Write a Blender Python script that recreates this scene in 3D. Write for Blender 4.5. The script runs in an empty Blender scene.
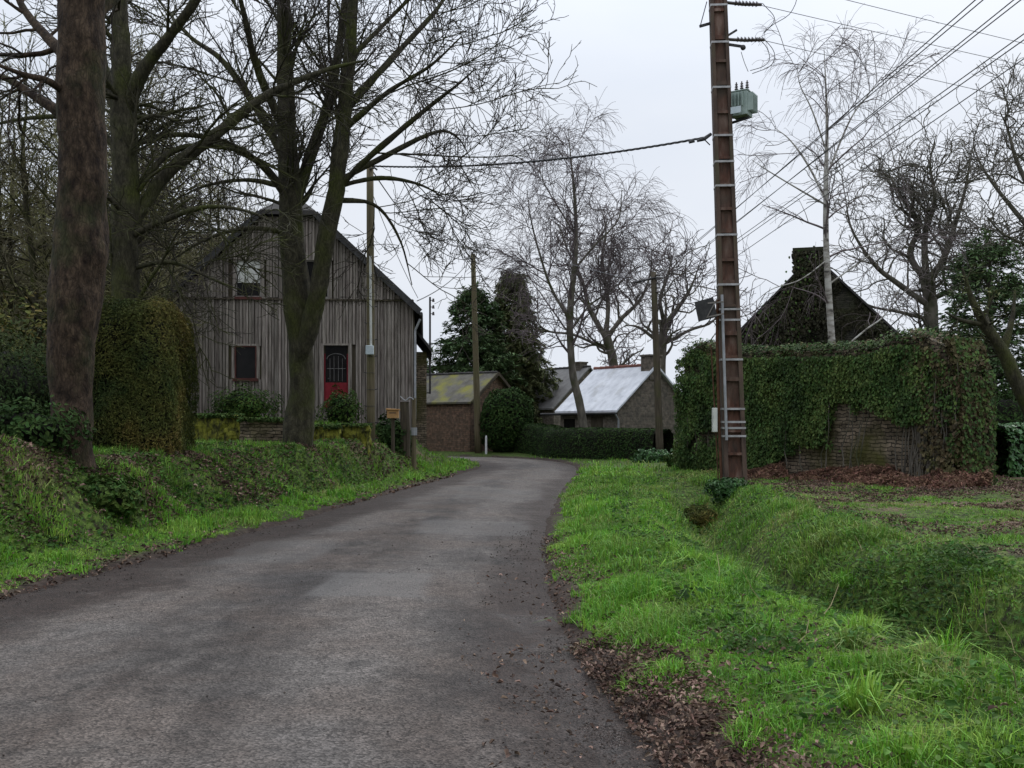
import bpy, math, random
import numpy as np
from mathutils import Vector, Matrix

rng = np.random.default_rng(7)
random.seed(7)
R = math.radians
F = 1000.0            # focal length in pixels of the 1024 px wide picture
HOR = 425.0           # horizon row
CAMZ = 1.6

scene = bpy.context.scene
COL = scene.collection

# ------------------------------------------------------------------ camera, sky, sun, exposure
cam_d = bpy.data.cameras.new('camera')
cam = bpy.data.objects.new('camera', cam_d)
COL.objects.link(cam)
cam.location = (0, 0, CAMZ)
cam.rotation_euler = (R(90), 0, 0)
cam_d.sensor_width = 36.0
cam_d.lens = 36.0 * F / 1024.0
cam_d.shift_y = (HOR - 384.0) / 1024.0
cam_d.clip_start = 0.05
cam_d.clip_end = 3000
scene.camera = cam

SUN_EL, SUN_AZ = 48.0, 25.0       # degrees, azimuth clockwise from +Y
world = bpy.data.worlds.new('World')
scene.world = world
world.use_nodes = True
wn, wl = world.node_tree.nodes, world.node_tree.links
wn.clear()
w_out = wn.new('ShaderNodeOutputWorld')
w_bg = wn.new('ShaderNodeBackground')
w_sky = wn.new('ShaderNodeTexSky')
w_sky.sky_type = 'NISHITA'
w_sky.sun_disc = False
w_sky.sun_elevation = R(SUN_EL)
w_sky.sun_rotation = R(SUN_AZ)
w_sky.air_density = 1.0
w_sky.dust_density = 3.0
w_hs = wn.new('ShaderNodeHueSaturation')
w_hs.inputs['Saturation'].default_value = 0.25
w_tc = wn.new('ShaderNodeTexCoord')
w_map = wn.new('ShaderNodeMapping')
w_map.inputs['Scale'].default_value = (1.0, 1.0, 3.0)
w_no = wn.new('ShaderNodeTexNoise')
w_no.inputs['Scale'].default_value = 1.6
w_no.inputs['Detail'].default_value = 5
w_no.inputs['Roughness'].default_value = 0.5
w_cr = wn.new('ShaderNodeValToRGB')      # the cloud sheet: thin blue-grey to white
w_cr.color_ramp.elements[0].position = 0.33
w_cr.color_ramp.elements[0].color = (0.66, 0.735, 0.86, 1)
w_cr.color_ramp.elements[1].position = 0.66
w_cr.color_ramp.elements[1].color = (0.80, 0.845, 0.925, 1)
w_mul = wn.new('ShaderNodeVectorMath')
w_mul.operation = 'SCALE'
w_sep = wn.new('ShaderNodeSeparateXYZ')
w_el = wn.new('ShaderNodeMapRange')      # an overcast sky is about twice as bright overhead as low down
w_el.interpolation_type = 'SMOOTHSTEP'
for k_, v_ in zip(('From Min', 'From Max', 'To Min', 'To Max'), (0.25, 0.95, 8.5, 23.0)):
    w_el.inputs[k_].default_value = v_
wl.new(w_tc.outputs['Generated'], w_sep.inputs['Vector'])
wl.new(w_sep.outputs['Z'], w_el.inputs['Value'])
wl.new(w_el.outputs['Result'], w_mul.inputs['Scale'])
w_mix = wn.new('ShaderNodeMixRGB')
w_mix.inputs['Fac'].default_value = 0.88
w_bg.inputs['Strength'].default_value = 0.1
wl.new(w_tc.outputs['Generated'], w_map.inputs['Vector'])
wl.new(w_map.outputs['Vector'], w_no.inputs['Vector'])
wl.new(w_no.outputs['Fac'], w_cr.inputs['Fac'])
wl.new(w_cr.outputs['Color'], w_mul.inputs[0])
wl.new(w_sky.outputs['Color'], w_hs.inputs['Color'])
wl.new(w_hs.outputs['Color'], w_mix.inputs['Color1'])
wl.new(w_mul.outputs['Vector'], w_mix.inputs['Color2'])
wl.new(w_mix.outputs['Color'], w_bg.inputs['Color'])
wl.new(w_bg.outputs['Background'], w_out.inputs['Surface'])

sun_d = bpy.data.lights.new('sun', 'SUN')
sun_d.energy = 1.1
sun_d.angle = R(25)
sun_d.color = (1.0, 0.97, 0.92)
sun = bpy.data.objects.new('sun', sun_d)
COL.objects.link(sun)
sdir = Vector((math.sin(R(SUN_AZ)) * math.cos(R(SUN_EL)), math.cos(R(SUN_AZ)) * math.cos(R(SUN_EL)), math.sin(R(SUN_EL))))
sun.rotation_euler = sdir.to_track_quat('Z', 'Y').to_euler()
sun.location = (0, 0, 40)

scene.view_settings.view_transform = 'Standard'
scene.view_settings.look = 'None'
scene.view_settings.exposure = 0.25
scene.view_settings.gamma = 1.0
scene.view_settings.use_curve_mapping = False
scene.render.engine = 'CYCLES'
scene.cycles.use_denoising = True
scene.cycles.max_bounces = 5
scene.cycles.diffuse_bounces = 3
scene.cycles.glossy_bounces = 2
scene.cycles.transmission_bounces = 3
scene.cycles.transparent_max_bounces = 4
scene.cycles.caustics_reflective = False
scene.cycles.caustics_refractive = False


# ------------------------------------------------------------------ helpers
def P(px, py, Y):
    """world point at depth Y seen at pixel (px, py)"""
    return np.array(((px - 512.0) / F * Y, Y, CAMZ + (HOR - py) / F * Y))


def tag(o, label=None, cat=None, group=None, kind=None):
    if label: o['label'] = label
    if cat: o['category'] = cat
    if group: o['group'] = group
    if kind: o['kind'] = kind
    return o


def thing(name, label, cat, loc=(0, 0, 0), rz=0.0, group=None):
    o = bpy.data.objects.new(name, None)
    o.empty_display_size = 0.2
    COL.objects.link(o)
    o.location = loc
    o.rotation_euler = (0, 0, rz)
    return tag(o, label, cat, group)


def link_mesh(name, me, mat, parent=None):
    if mat:
        me.materials.append(mat)
    o = bpy.data.objects.new(name, me)
    COL.objects.link(o)
    if parent is not None:
        o.parent = parent
    return o


def mesh_np(name, V, Q=None, T=None, mat=None, parent=None, smooth=False, attrs=None):
    V = np.asarray(V, dtype=np.float32)
    parts, tot = [], []
    if Q is not None and len(Q):
        Q = np.asarray(Q, dtype=np.int32); parts.append(Q.ravel()); tot.append(np.full(len(Q), 4, np.int32))
    if T is not None and len(T):
        T = np.asarray(T, dtype=np.int32); parts.append(T.ravel()); tot.append(np.full(len(T), 3, np.int32))
    idx = np.concatenate(parts); tot = np.concatenate(tot)
    start = np.concatenate(([0], np.cumsum(tot)[:-1])).astype(np.int32)
    me = bpy.data.meshes.new(name)
    me.vertices.add(len(V)); me.vertices.foreach_set('co', V.ravel())
    me.loops.add(len(idx)); me.loops.foreach_set('vertex_index', idx)
    me.polygons.add(len(tot)); me.polygons.foreach_set('loop_start', start)
    try:
        me.polygons.foreach_set('loop_total', tot)
    except Exception:
        pass
    me.polygons.foreach_set('use_smooth', np.full(len(tot), smooth, dtype=bool))
    if attrs:
        for k, a in attrs.items():
            at = me.attributes.new(k, 'FLOAT', 'POINT')
            at.data.foreach_set('value', np.asarray(a, dtype=np.float32))
    me.update(calc_edges=True)
    me.validate()
    return link_mesh(name, me, mat, parent)


class MB:
    """collects solid pieces, then links them as ONE mesh"""
    def __init__(self):
        self.v, self.f = [], []

    def add(self, vs, fs):
        n = len(self.v)
        self.v += [tuple(float(c) for c in p) for p in vs]
        self.f += [tuple(n + i for i in f) for f in fs]
        return self

    def box(self, x0, x1, y0, y1, z0, z1, M=None):
        vs = [(x, y, z) for z in (z0, z1) for (x, y) in ((x0, y0), (x1, y0), (x1, y1), (x0, y1))]
        if M is not None:
            vs = [tuple(M @ Vector(p)) for p in vs]
        return self.add(vs, [(3, 2, 1, 0), (4, 5, 6, 7), (0, 1, 5, 4), (1, 2, 6, 5), (2, 3, 7, 6), (3, 0, 4, 7)])

    def prism(self, poly, a, b):
        """polygon (list of 3D points) extruded from a to b (offset vectors)"""
        n = len(poly)
        vs = [np.array(p) + np.array(a) for p in poly] + [np.array(p) + np.array(b) for p in poly]
        fs = [tuple(range(n))[::-1], tuple(range(n, 2 * n))]
        fs += [(i, (i + 1) % n, n + (i + 1) % n, n + i) for i in range(n)]
        return self.add(vs, fs)

    def tube(self, pts, r, sides=8, caps=True):
        pts = np.asarray(pts, float)
        rr = np.full(len(pts), r) if np.isscalar(r) else np.asarray(r, float)
        V, Q = tube_np(pts[None], rr[None], sides)
        fs = [tuple(q) for q in Q]
        if caps:
            fs.append(tuple(range(sides))[::-1])
            k = (len(pts) - 1) * sides
            fs.append(tuple(range(k, k + sides)))
        return self.add(V, fs)

    def bar(self, a, b, w, d, up=(0, 0, 1)):
        a, b = Vector(a), Vector(b)
        t = (b - a).normalized()
        u = Vector(up)
        if abs(t.dot(u)) > 0.95: u = Vector((0, 1, 0))
        s = t.cross(u).normalized(); n = s.cross(t).normalized()
        vs = []
        for p in (a, b):
            for (i, j) in ((-1, -1), (1, -1), (1, 1), (-1, 1)):
                vs.append(p + s * (i * w / 2) + n * (j * d / 2))
        return self.add(vs, [(3, 2, 1, 0), (4, 5, 6, 7), (0, 1, 5, 4), (1, 2, 6, 5), (2, 3, 7, 6), (3, 0, 4, 7)])

    def sphere(self, c, r, seg=10, rings=6, sq=(1, 1, 1)):
        vs, fs = [], []
        for i in range(rings + 1):
            th = math.pi * i / rings
            for j in range(seg):
                ph = 2 * math.pi * j / seg
                vs.append((c[0] + r * sq[0] * math.sin(th) * math.cos(ph), c[1] + r * sq[1] * math.sin(th) * math.sin(ph), c[2] + r * sq[2] * math.cos(th)))
        for i in range(rings):
            for j in range(seg):
                fs.append((i * seg + j, (i + 1) * seg + j, (i + 1) * seg + (j + 1) % seg, i * seg + (j + 1) % seg))
        return self.add(vs, fs)

    def build(self, name, mat, parent=None, smooth=False, bevel=0.0):
        me = bpy.data.meshes.new(name)
        me.from_pydata(self.v, [], self.f)
        me.validate()
        if smooth:
            me.polygons.foreach_set('use_smooth', [True] * len(me.polygons))
        o = link_mesh(name, me, mat, parent)
        if bevel:
            m = o.modifiers.new('bevel', 'BEVEL'); m.width = bevel; m.segments = 2; m.limit_method = 'ANGLE'
        return o


def norm(v):
    return v / np.maximum(np.linalg.norm(v, axis=-1, keepdims=True), 1e-9)


def tube_np(pts, rad, sides):
    """(N,S,3),(N,S) -> verts, quads"""
    N, S, _ = pts.shape
    tan = np.empty_like(pts)
    tan[:, 1:-1] = pts[:, 2:] - pts[:, :-2]
    tan[:, 0] = pts[:, 1] - pts[:, 0]
    tan[:, -1] = pts[:, -1] - pts[:, -2]
    tan = norm(tan)
    t0 = norm(pts[:, -1] - pts[:, 0])
    ref = np.where((np.abs(t0[:, 2:3]) < 0.8), np.array([[0, 0, 1.0]]), np.array([[1.0, 0.13, 0]]))
    s = norm(np.cross(tan, np.broadcast_to(ref[:, None], tan.shape)))
    n = np.cross(s, tan)
    a = np.arange(sides) * 2 * math.pi / sides
    V = pts[:, :, None] + rad[:, :, None, None] * (np.cos(a)[None, None, :, None] * s[:, :, None] + np.sin(a)[None, None, :, None] * n[:, :, None])
    base = np.arange(N * S).reshape(N, S) * sides
    j = np.arange(sides); k = (j + 1) % sides
    A = base[:, :-1, None]; B = base[:, 1:, None]
    Q = np.stack([A + j, A + k, B + k, B + j], -1).reshape(-1, 4)
    return V.reshape(-1, 3), Q


def merge(parts):
    Vs, Qs, n = [], [], 0
    for V, Q in parts:
        Vs.append(V); Qs.append(Q + n); n += len(V)
    return np.concatenate(Vs), np.concatenate(Qs)


def smooth_path(pts, n):
    """Catmull-Rom resample of control points"""
    p = np.asarray(pts, float)
    p = np.vstack([2 * p[0] - p[1], p, 2 * p[-1] - p[-2]])
    out = []
    m = len(p) - 3
    for u in np.linspace(0, m - 1e-6, n):
        i = int(u); t = u - i
        a, b, c, d = p[i], p[i + 1], p[i + 2], p[i + 3]
        out.append(0.5 * ((2 * b) + (c - a) * t + (2 * a - 5 * b + 4 * c - d) * t * t + (3 * b - a - 3 * c + d) * t ** 3))
    return np.array(out)


_perm = np.random.default_rng(3).random((256, 256))


def vnoise(x, y, s=1.0):
    x = np.asarray(x) * s + 1000; y = np.asarray(y) * s + 1000
    xi = np.floor(x).astype(int); yi = np.floor(y).astype(int)
    fx = x - xi; fy = y - yi
    fx = fx * fx * (3 - 2 * fx); fy = fy * fy * (3 - 2 * fy)
    g = lambda a, b: _perm[a & 255, b & 255]
    return (g(xi, yi) * (1 - fx) + g(xi + 1, yi) * fx) * (1 - fy) + (g(xi, yi + 1) * (1 - fx) + g(xi + 1, yi + 1) * fx) * fy


def fbm(x, y, s=1.0, o=4):
    t, a, k = 0, 0.5, 0
    for i in range(o):
        t = t + a * vnoise(x + 17 * i, y - 31 * i, s * 2 ** i); k += a; a *= 0.5
    return t / k


def sstep(x, a, b):
    t = np.clip((x - a) / (b - a), 0, 1)
    return t * t * (3 - 2 * t)


# ------------------------------------------------------------------ materials
def pmat(name, cols, scale=5.0, detail=5, rough=0.85, bump=0.0, bscale=None, island=0.0, stretch=(1, 1, 1), spec=0.25,
         pos=None, distort=0.0, metal=0.0, hue=0.0, moss=None, trans=0.0):
    m = bpy.data.materials.new(name)
    m.use_nodes = True
    n, l = m.node_tree.nodes, m.node_tree.links
    b = n['Principled BSDF']
    b.inputs['Roughness'].default_value = rough
    b.inputs['Specular IOR Level'].default_value = spec
    b.inputs['Metallic'].default_value = metal
    tc = n.new('ShaderNodeTexCoord')
    mp = n.new('ShaderNodeMapping'); mp.inputs['Scale'].default_value = stretch
    l.new(tc.outputs['Object'], mp.inputs['Vector'])
    no = n.new('ShaderNodeTexNoise')
    no.inputs['Scale'].default_value = scale; no.inputs['Detail'].default_value = detail; no.inputs['Distortion'].default_value = distort
    no.inputs['Roughness'].default_value = 0.6
    l.new(mp.outputs['Vector'], no.inputs['Vector'])
    cr = n.new('ShaderNodeValToRGB')
    e = cr.color_ramp.elements
    k = len(cols)
    if pos is None:
        pos = [0.3 + 0.4 * i / max(1, k - 1) for i in range(k)]
    e[0].position = pos[0]; e[0].color = (*cols[0], 1)
    e[1].position = pos[-1]; e[1].color = (*cols[-1], 1)
    for i in range(1, k - 1):
        x = e.new(pos[i]); x.color = (*cols[i], 1)
    l.new(no.outputs['Fac'], cr.inputs['Fac'])
    c = cr.outputs['Color']
    if island or hue:
        ge = n.new('ShaderNodeNewGeometry')
        hs = n.new('ShaderNodeHueSaturation')
        mr = n.new('ShaderNodeMapRange')
        mr.inputs['To Min'].default_value = 1 - island; mr.inputs['To Max'].default_value = 1 + island
        l.new(ge.outputs['Random Per Island'], mr.inputs['Value'])
        l.new(mr.outputs['Result'], hs.inputs['Value'])
        if hue:
            mu = n.new('ShaderNodeMath'); mu.operation = 'MULTIPLY'; mu.inputs[1].default_value = 7.31
            fr = n.new('ShaderNodeMath'); fr.operation = 'FRACT'
            mh = n.new('ShaderNodeMapRange')
            mh.inputs['To Min'].default_value = 0.5 - hue; mh.inputs['To Max'].default_value = 0.5 + hue
            l.new(ge.outputs['Random Per Island'], mu.inputs[0]); l.new(mu.outputs[0], fr.inputs[0])
            l.new(fr.outputs[0], mh.inputs['Value']); l.new(mh.outputs['Result'], hs.inputs['Hue'])
        l.new(c, hs.inputs['Color']); c = hs.outputs['Color']
    if moss:
        mcol, msc, mlo, mhi = moss
        n2 = n.new('ShaderNodeTexNoise'); n2.inputs['Scale'].default_value = msc; n2.inputs['Detail'].default_value = 5
        l.new(tc.outputs['Object'], n2.inputs['Vector'])
        r2 = n.new('ShaderNodeMapRange'); r2.inputs['From Min'].default_value = mlo; r2.inputs['From Max'].default_value = mhi
        l.new(n2.outputs['Fac'], r2.inputs['Value'])
        mx = n.new('ShaderNodeMixRGB'); mx.inputs['Color2'].default_value = (*mcol, 1)
        l.new(r2.outputs['Result'], mx.inputs['Fac']); l.new(c, mx.inputs['Color1']); c = mx.outputs['Color']
    l.new(c, b.inputs['Base Color'])
    if bump:
        nb = n.new('ShaderNodeTexNoise'); nb.inputs['Scale'].default_value = bscale or scale * 3; nb.inputs['Detail'].default_value = 6
        l.new(mp.outputs['Vector'], nb.inputs['Vector'])
        bm = n.new('ShaderNodeBump'); bm.inputs['Strength'].default_value = 0.8; bm.inputs['Distance'].default_value = bump
        l.new(nb.outputs['Fac'], bm.inputs['Height']); l.new(bm.outputs['Normal'], b.inputs['Normal'])
    if trans:
        tr = n.new('ShaderNodeBsdfTranslucent'); l.new(c, tr.inputs['Color'])
        ms = n.new('ShaderNodeMixShader'); ms.inputs['Fac'].default_value = trans
        out = n['Material Output']
        l.new(b.outputs['BSDF'], ms.inputs[1]); l.new(tr.outputs['BSDF'], ms.inputs[2]); l.new(ms.outputs['Shader'], out.inputs['Surface'])
    return m


def stone_mat(name, c1, c2, mortar, bw=0.32, bh=0.11, moss=None, axis='XZ', bump=0.02):
    """coursed rubble: two distorted brick layers, mottled with noise; mapped from the local frame"""
    m = bpy.data.materials.new(name)
    m.use_nodes = True
    n, l = m.node_tree.nodes, m.node_tree.links
    b = n['Principled BSDF']
    b.inputs['Roughness'].default_value = 0.9; b.inputs['Specular IOR Level'].default_value = 0.2
    tc = n.new('ShaderNodeTexCoord')
    sp = n.new('ShaderNodeSeparateXYZ'); l.new(tc.outputs['Object'], sp.inputs['Vector'])
    ad = n.new('ShaderNodeMath'); ad.operation = 'ADD'
    l.new(sp.outputs['X'], ad.inputs[0]); l.new(sp.outputs['Y'], ad.inputs[1])
    cb = n.new('ShaderNodeCombineXYZ'); l.new(ad.outputs[0], cb.inputs['X']); l.new(sp.outputs['Z'], cb.inputs['Y'])
    nz = n.new('ShaderNodeTexNoise'); nz.inputs['Scale'].default_value = 7; nz.inputs['Detail'].default_value = 5
    l.new(tc.outputs['Object'], nz.inputs['Vector'])
    sc = n.new('ShaderNodeVectorMath'); sc.operation = 'SCALE'; sc.inputs['Scale'].default_value = 0.11
    l.new(nz.outputs['Color'], sc.inputs[0])
    va = n.new('ShaderNodeVectorMath'); va.operation = 'ADD'
    l.new(cb.outputs['Vector'], va.inputs[0]); l.new(sc.outputs['Vector'], va.inputs[1])
    br = n.new('ShaderNodeTexBrick')
    br.inputs['Scale'].default_value = 1.0
    br.inputs['Brick Width'].default_value = bw; br.inputs['Row Height'].default_value = bh
    br.inputs['Mortar Size'].default_value = 0.012; br.inputs['Mortar Smooth'].default_value = 0.6
    br.inputs['Bias'].default_value = 0.0
    br.inputs['Color1'].default_value = (*c1, 1); br.inputs['Color2'].default_value = (*c2, 1); br.inputs['Mortar'].default_value = (*mortar, 1)
    br.offset_frequency = 2; br.squash = 0.7; br.squash_frequency = 3
    l.new(va.outputs['Vector'], br.inputs['Vector'])
    n2 = n.new('ShaderNodeTexNoise'); n2.inputs['Scale'].default_value = 6; n2.inputs['Detail'].default_value = 6
    l.new(tc.outputs['Object'], n2.inputs['Vector'])
    mr = n.new('ShaderNodeMapRange'); mr.inputs['From Min'].default_value = 0.3; mr.inputs['From Max'].default_value = 0.7
    mr.inputs['To Min'].default_value = 0.6; mr.inputs['To Max'].default_value = 1.35
    l.new(n2.outputs['Fac'], mr.inputs['Value'])
    hs = n.new('ShaderNodeHueSaturation'); l.new(br.outputs['Color'], hs.inputs['Color']); l.new(mr.outputs['Result'], hs.inputs['Value'])
    c = hs.outputs['Color']
    if moss:
        mcol, msc, mlo, mhi = moss
        n3 = n.new('ShaderNodeTexNoise'); n3.inputs['Scale'].default_value = msc; n3.inputs['Detail'].default_value = 6
        l.new(tc.outputs['Object'], n3.inputs['Vector'])
        r3 = n.new('ShaderNodeMapRange'); r3.inputs['From Min'].default_value = mlo; r3.inputs['From Max'].default_value = mhi
        l.new(n3.outputs['Fac'], r3.inputs['Value'])
        mx = n.new('ShaderNodeMixRGB'); mx.inputs['Color2'].default_value = (*mcol, 1)
        l.new(r3.outputs['Result'], mx.inputs['Fac']); l.new(c, mx.inputs['Color1']); c = mx.outputs['Color']
    l.new(c, b.inputs['Base Color'])
    bm = n.new('ShaderNodeBump'); bm.inputs['Strength'].default_value = 1.0; bm.inputs['Distance'].default_value = bump
    mm = n.new('ShaderNodeMath'); mm.operation = 'SUBTRACT'
    l.new(n2.outputs['Fac'], mm.inputs[0]); l.new(br.outputs['Fac'], mm.inputs[1])
    l.new(mm.outputs[0], bm.inputs['Height']); l.new(bm.outputs['Normal'], b.inputs['Normal'])
    return m


M = {}
M['bark_brown'] = pmat('bark_brown', [(.018, .011, .007), (.046, .030, .019), (.086, .058, .037)], 6, 12, .95, .03, 14, stretch=(1.5, 1.5, .8), moss=((.030, .036, .012), 1.6, .50, .72), pos=[.36, .5, .64])
M['bark_mossy'] = pmat('bark_mossy', [(.018, .016, .010), (.044, .039, .023), (.078, .070, .042)], 6, 12, .95, .03, 14, stretch=(1.5, 1.5, .7), moss=((.050, .056, .012), 1.6, .45, .68))
def fissure(m, scale, stretch, depth):
    n, l = m.node_tree.nodes, m.node_tree.links
    b = n['Principled BSDF']
    src = b.inputs['Base Color'].links[0].from_socket
    tc = n.new('ShaderNodeTexCoord'); mp = n.new('ShaderNodeMapping'); mp.inputs['Scale'].default_value = stretch
    nz = n.new('ShaderNodeTexNoise'); nz.inputs['Scale'].default_value = 5; nz.inputs['Detail'].default_value = 4
    l.new(tc.outputs['Object'], nz.inputs['Vector'])
    vm = n.new('ShaderNodeVectorMath'); vm.operation = 'MULTIPLY_ADD'; vm.inputs[1].default_value = (.16, .16, .16)
    l.new(nz.outputs['Color'], vm.inputs[0]); l.new(tc.outputs['Object'], vm.inputs[2]); l.new(vm.outputs['Vector'], mp.inputs['Vector'])
    vo = n.new('ShaderNodeTexVoronoi'); vo.feature = 'DISTANCE_TO_EDGE'; vo.inputs['Scale'].default_value = scale
    l.new(mp.outputs['Vector'], vo.inputs['Vector'])
    mr = n.new('ShaderNodeMapRange'); mr.inputs['From Max'].default_value = .16; mr.inputs['To Min'].default_value = .60
    l.new(vo.outputs['Distance'], mr.inputs['Value'])
    hs = n.new('ShaderNodeHueSaturation'); l.new(src, hs.inputs['Color']); l.new(mr.outputs['Result'], hs.inputs['Value'])
    l.new(hs.outputs['Color'], b.inputs['Base Color'])
    bm = n.new('ShaderNodeBump'); bm.inputs['Distance'].default_value = depth; bm.inputs['Strength'].default_value = .9
    l.new(mr.outputs['Result'], bm.inputs['Height'])
    old = b.inputs['Normal'].links[0].from_socket
    l.new(old, bm.inputs['Normal']); l.new(bm.outputs['Normal'], b.inputs['Normal'])


fissure(M['bark_brown'], 15, (1.6, 1.6, .30), .014)
fissure(M['bark_mossy'], 13, (1.6, 1.6, .32), .016)
M['twig_dark'] = pmat('twig_dark', [(.026, .021, .017), (.065, .053, .042)], 2, 4, .9, moss=((.035, .038, .012), 1.1, .5, .7))
M['twig_mossy'] = pmat('twig_mossy', [(.018, .016, .009), (.045, .04, .022)], 2, 4, .9, moss=((.055, .06, .014), 1.0, .42, .66))
M['twig_birch'] = pmat('twig_birch', [(.075, .058, .058), (.15, .12, .12)], 2, 4, .9)
M['twig_oak'] = pmat('twig_oak', [(.065, .057, .047), (.17, .15, .125)], 2, 5, .9, moss=((.06, .062, .03), 1.5, .5, .7))
M['bark_oak'] = pmat('bark_oak', [(.045, .039, .031), (.17, .15, .12)], 5, 7, .95, .02, 9, stretch=(1, 1, .35), moss=((.05, .055, .022), 1.4, .48, .7))
M['bark_birch'] = pmat('bark_birch', [(.05, .045, .04), (.22, .20, .17), (.40, .385, .345)], 2.2, 6, .8, .006, 12, stretch=(1, 1, 3.2), pos=[.38, .45, .6])
M['twig_thicket'] = pmat('twig_thicket', [(.075, .066, .040), (.19, .165, .10)], .6, 4, .9, moss=((.17, .17, .06), .6, .45, .65))
M['ivy'] = pmat('ivy', [(.018, .036, .010), (.048, .084, .020), (.090, .125, .032)], 1.2, 6, .7, island=.5, hue=.025, spec=.15)
M['ivy_dark'] = pmat('ivy_dark', [(.010, .010, .005), (.022, .020, .009), (.030, .034, .012)], 1.0, 5, .85, island=.4, hue=.02)
M['ivy_brown'] = pmat('ivy_brown', [(.035, .026, .012), (.075, .058, .026), (.08, .085, .028)], 1.0, 5, .8, island=.4, hue=.02)
M['hedge_brown'] = pmat('hedge_brown', [(.028, .046, .010), (.085, .09, .020), (.17, .125, .034)], .9, 5, .85, island=.4, hue=.02, pos=[.36, .5, .66])
M['hedge_green'] = pmat('hedge_green', [(.018, .038, .010), (.042, .076, .019)], 1.0, 5, .8, island=.4, hue=.02, spec=.1)
M['laurel'] = pmat('laurel', [(.025, .07, .016), (.05, .13, .028)], 1.5, 4, .45, island=.3, hue=.015, spec=.4)
M['shrub'] = pmat('shrub', [(.022, .045, .010), (.065, .11, .022)], 1.5, 4, .75, island=.4, hue=.03, spec=.1)
M['evergreen_dark'] = pmat('evergreen_dark', [(.010, .022, .008), (.028, .046, .014), (.045, .05, .018)], 1.2, 5, .85, island=.4, hue=.02, spec=.1)
M['conifer'] = pmat('conifer', [(.045, .085, .034), (.10, .15, .055)], .8, 5, .8, island=.4, hue=.015)
M['conifer_brown'] = pmat('conifer_brown', [(.075, .095, .04), (.16, .165, .07)], .8, 5, .8, island=.4, hue=.02)
M['hedge_core'] = pmat('hedge_core', [(.006, .006, .004), (.014, .014, .007)], 3, 4, .95)  # near-black, paints the shade deep inside foliage
M['grass'] = pmat('grass', [(.070, .185, .014), (.135, .31, .028), (.27, .40, .07)], 1.1, 5, .6, island=.35, hue=.02, spec=.25, trans=.3)
M['grass_dull'] = pmat('grass_dull', [(.055, .135, .016), (.125, .225, .036), (.30, .28, .11)], .9, 5, .7, island=.35, hue=.025, trans=.25)
M['weed'] = pmat('weed', [(.022, .045, .012), (.05, .105, .018), (.11, .19, .036)], 1.3, 4, .65, island=.4, hue=.025, spec=.12, trans=.2)
M['dead_leaf'] = pmat('dead_leaf', [(.035, .020, .014), (.12, .075, .053), (.30, .215, .165)], 4, 6, .8, island=.7, hue=.015)
M['bracken'] = pmat('bracken', [(.06, .03, .02), (.16, .085, .055), (.2, .12, .08)], 2, 5, .85, island=.5, hue=.02)
M['dry_stem'] = pmat('dry_stem', [(.20, .15, .08), (.36, .29, .17)], 3, 4, .8, island=.3)
M['weathered_wood'] = pmat('weathered_wood', [(.082, .068, .057), (.20, .172, .147), (.31, .275, .24)], 4, 8, .9, .004, 30, island=.28, stretch=(6, 6, .35), hue=.008)
M['old_wood'] = pmat('old_wood', [(.035, .028, .019), (.10, .08, .056)], 4, 7, .9, .006, 20, stretch=(5, 5, .4), moss=((.065, .065, .025), 1.2, .5, .75))
M['pole_wood'] = pmat('pole_wood', [(.07, .055, .03), (.16, .13, .08)], 4, 7, .9, .004, 20, stretch=(6, 6, .3), moss=((.09, .09, .035), .8, .45, .75))
M['slate_dark'] = pmat('slate_dark', [(.02, .018, .017), (.055, .05, .046)], 3, 6, .8, .01, 14)
M['glass_dark'] = pmat('glass_dark', [(.006, .006, .006), (.015, .013, .012)], 2, 3, .2, spec=.12)
M['blind'] = pmat('blind', [(.42, .42, .38), (.55, .55, .51)], 2, 4, .8)
M['red_paint'] = pmat('red_paint', [(.11, .006, .010), (.20, .010, .018)], 3, 6, .5)
M['red_brown'] = pmat('red_brown', [(.05, .016, .012), (.10, .032, .025)], 4, 6, .7)
M['frame_grey'] = pmat('frame_grey', [(.13, .115, .10), (.23, .21, .19)], 6, 6, .8, stretch=(4, 4, .5))
M['white_iron'] = pmat('white_iron', [(.14, .13, .12), (.26, .25, .24)], 5, 4, .6)
M['zinc'] = pmat('zinc', [(.22, .225, .23), (.34, .345, .35)], 4, 5, .5, metal=.3)
M['steel_band'] = pmat('steel_band', [(.22, .21, .20), (.42, .41, .40)], 6, 4, .45, metal=.2)
M['dark_metal'] = pmat('dark_metal', [(.025, .024, .024), (.06, .058, .056)], 8, 4, .6, metal=.3)
M['rust_metal'] = pmat('rust_metal', [(.05, .025, .015), (.12, .055, .03)], 8, 5, .85)
M['wire'] = pmat('wire', [(.035, .035, .037), (.06, .06, .062)], 5, 2, .6)
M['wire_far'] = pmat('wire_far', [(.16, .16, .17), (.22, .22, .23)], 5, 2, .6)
M['porcelain'] = pmat('porcelain', [(.03, .022, .02), (.06, .045, .04)], 6, 3, .3, spec=.5)
M['transformer'] = pmat('transformer', [(.21, .265, .235), (.31, .37, .33)], 3, 5, .5)
M['plate'] = pmat('plate', [(.42, .48, .50), (.52, .57, .58)], 4, 4, .5)
M['pale_plastic'] = pmat('pale_plastic', [(.42, .42, .38), (.55, .55, .50)], 4, 4, .6)
M['tan_paint'] = pmat('tan_paint', [(.30, .16, .06), (.45, .26, .11)], 5, 5, .7)
M['orange_tile'] = pmat('orange_tile', [(.16, .06, .045), (.27, .12, .09)], 4, 4, .8)
M['white_paint'] = pmat('white_paint', [(.55, .55, .54), (.70, .70, .69)], 3, 4, .7)
M['mud'] = pmat('mud', [(.018, .013, .010), (.05, .037, .029)], 5, 7, .8, .02, 12, island=.3)
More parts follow.
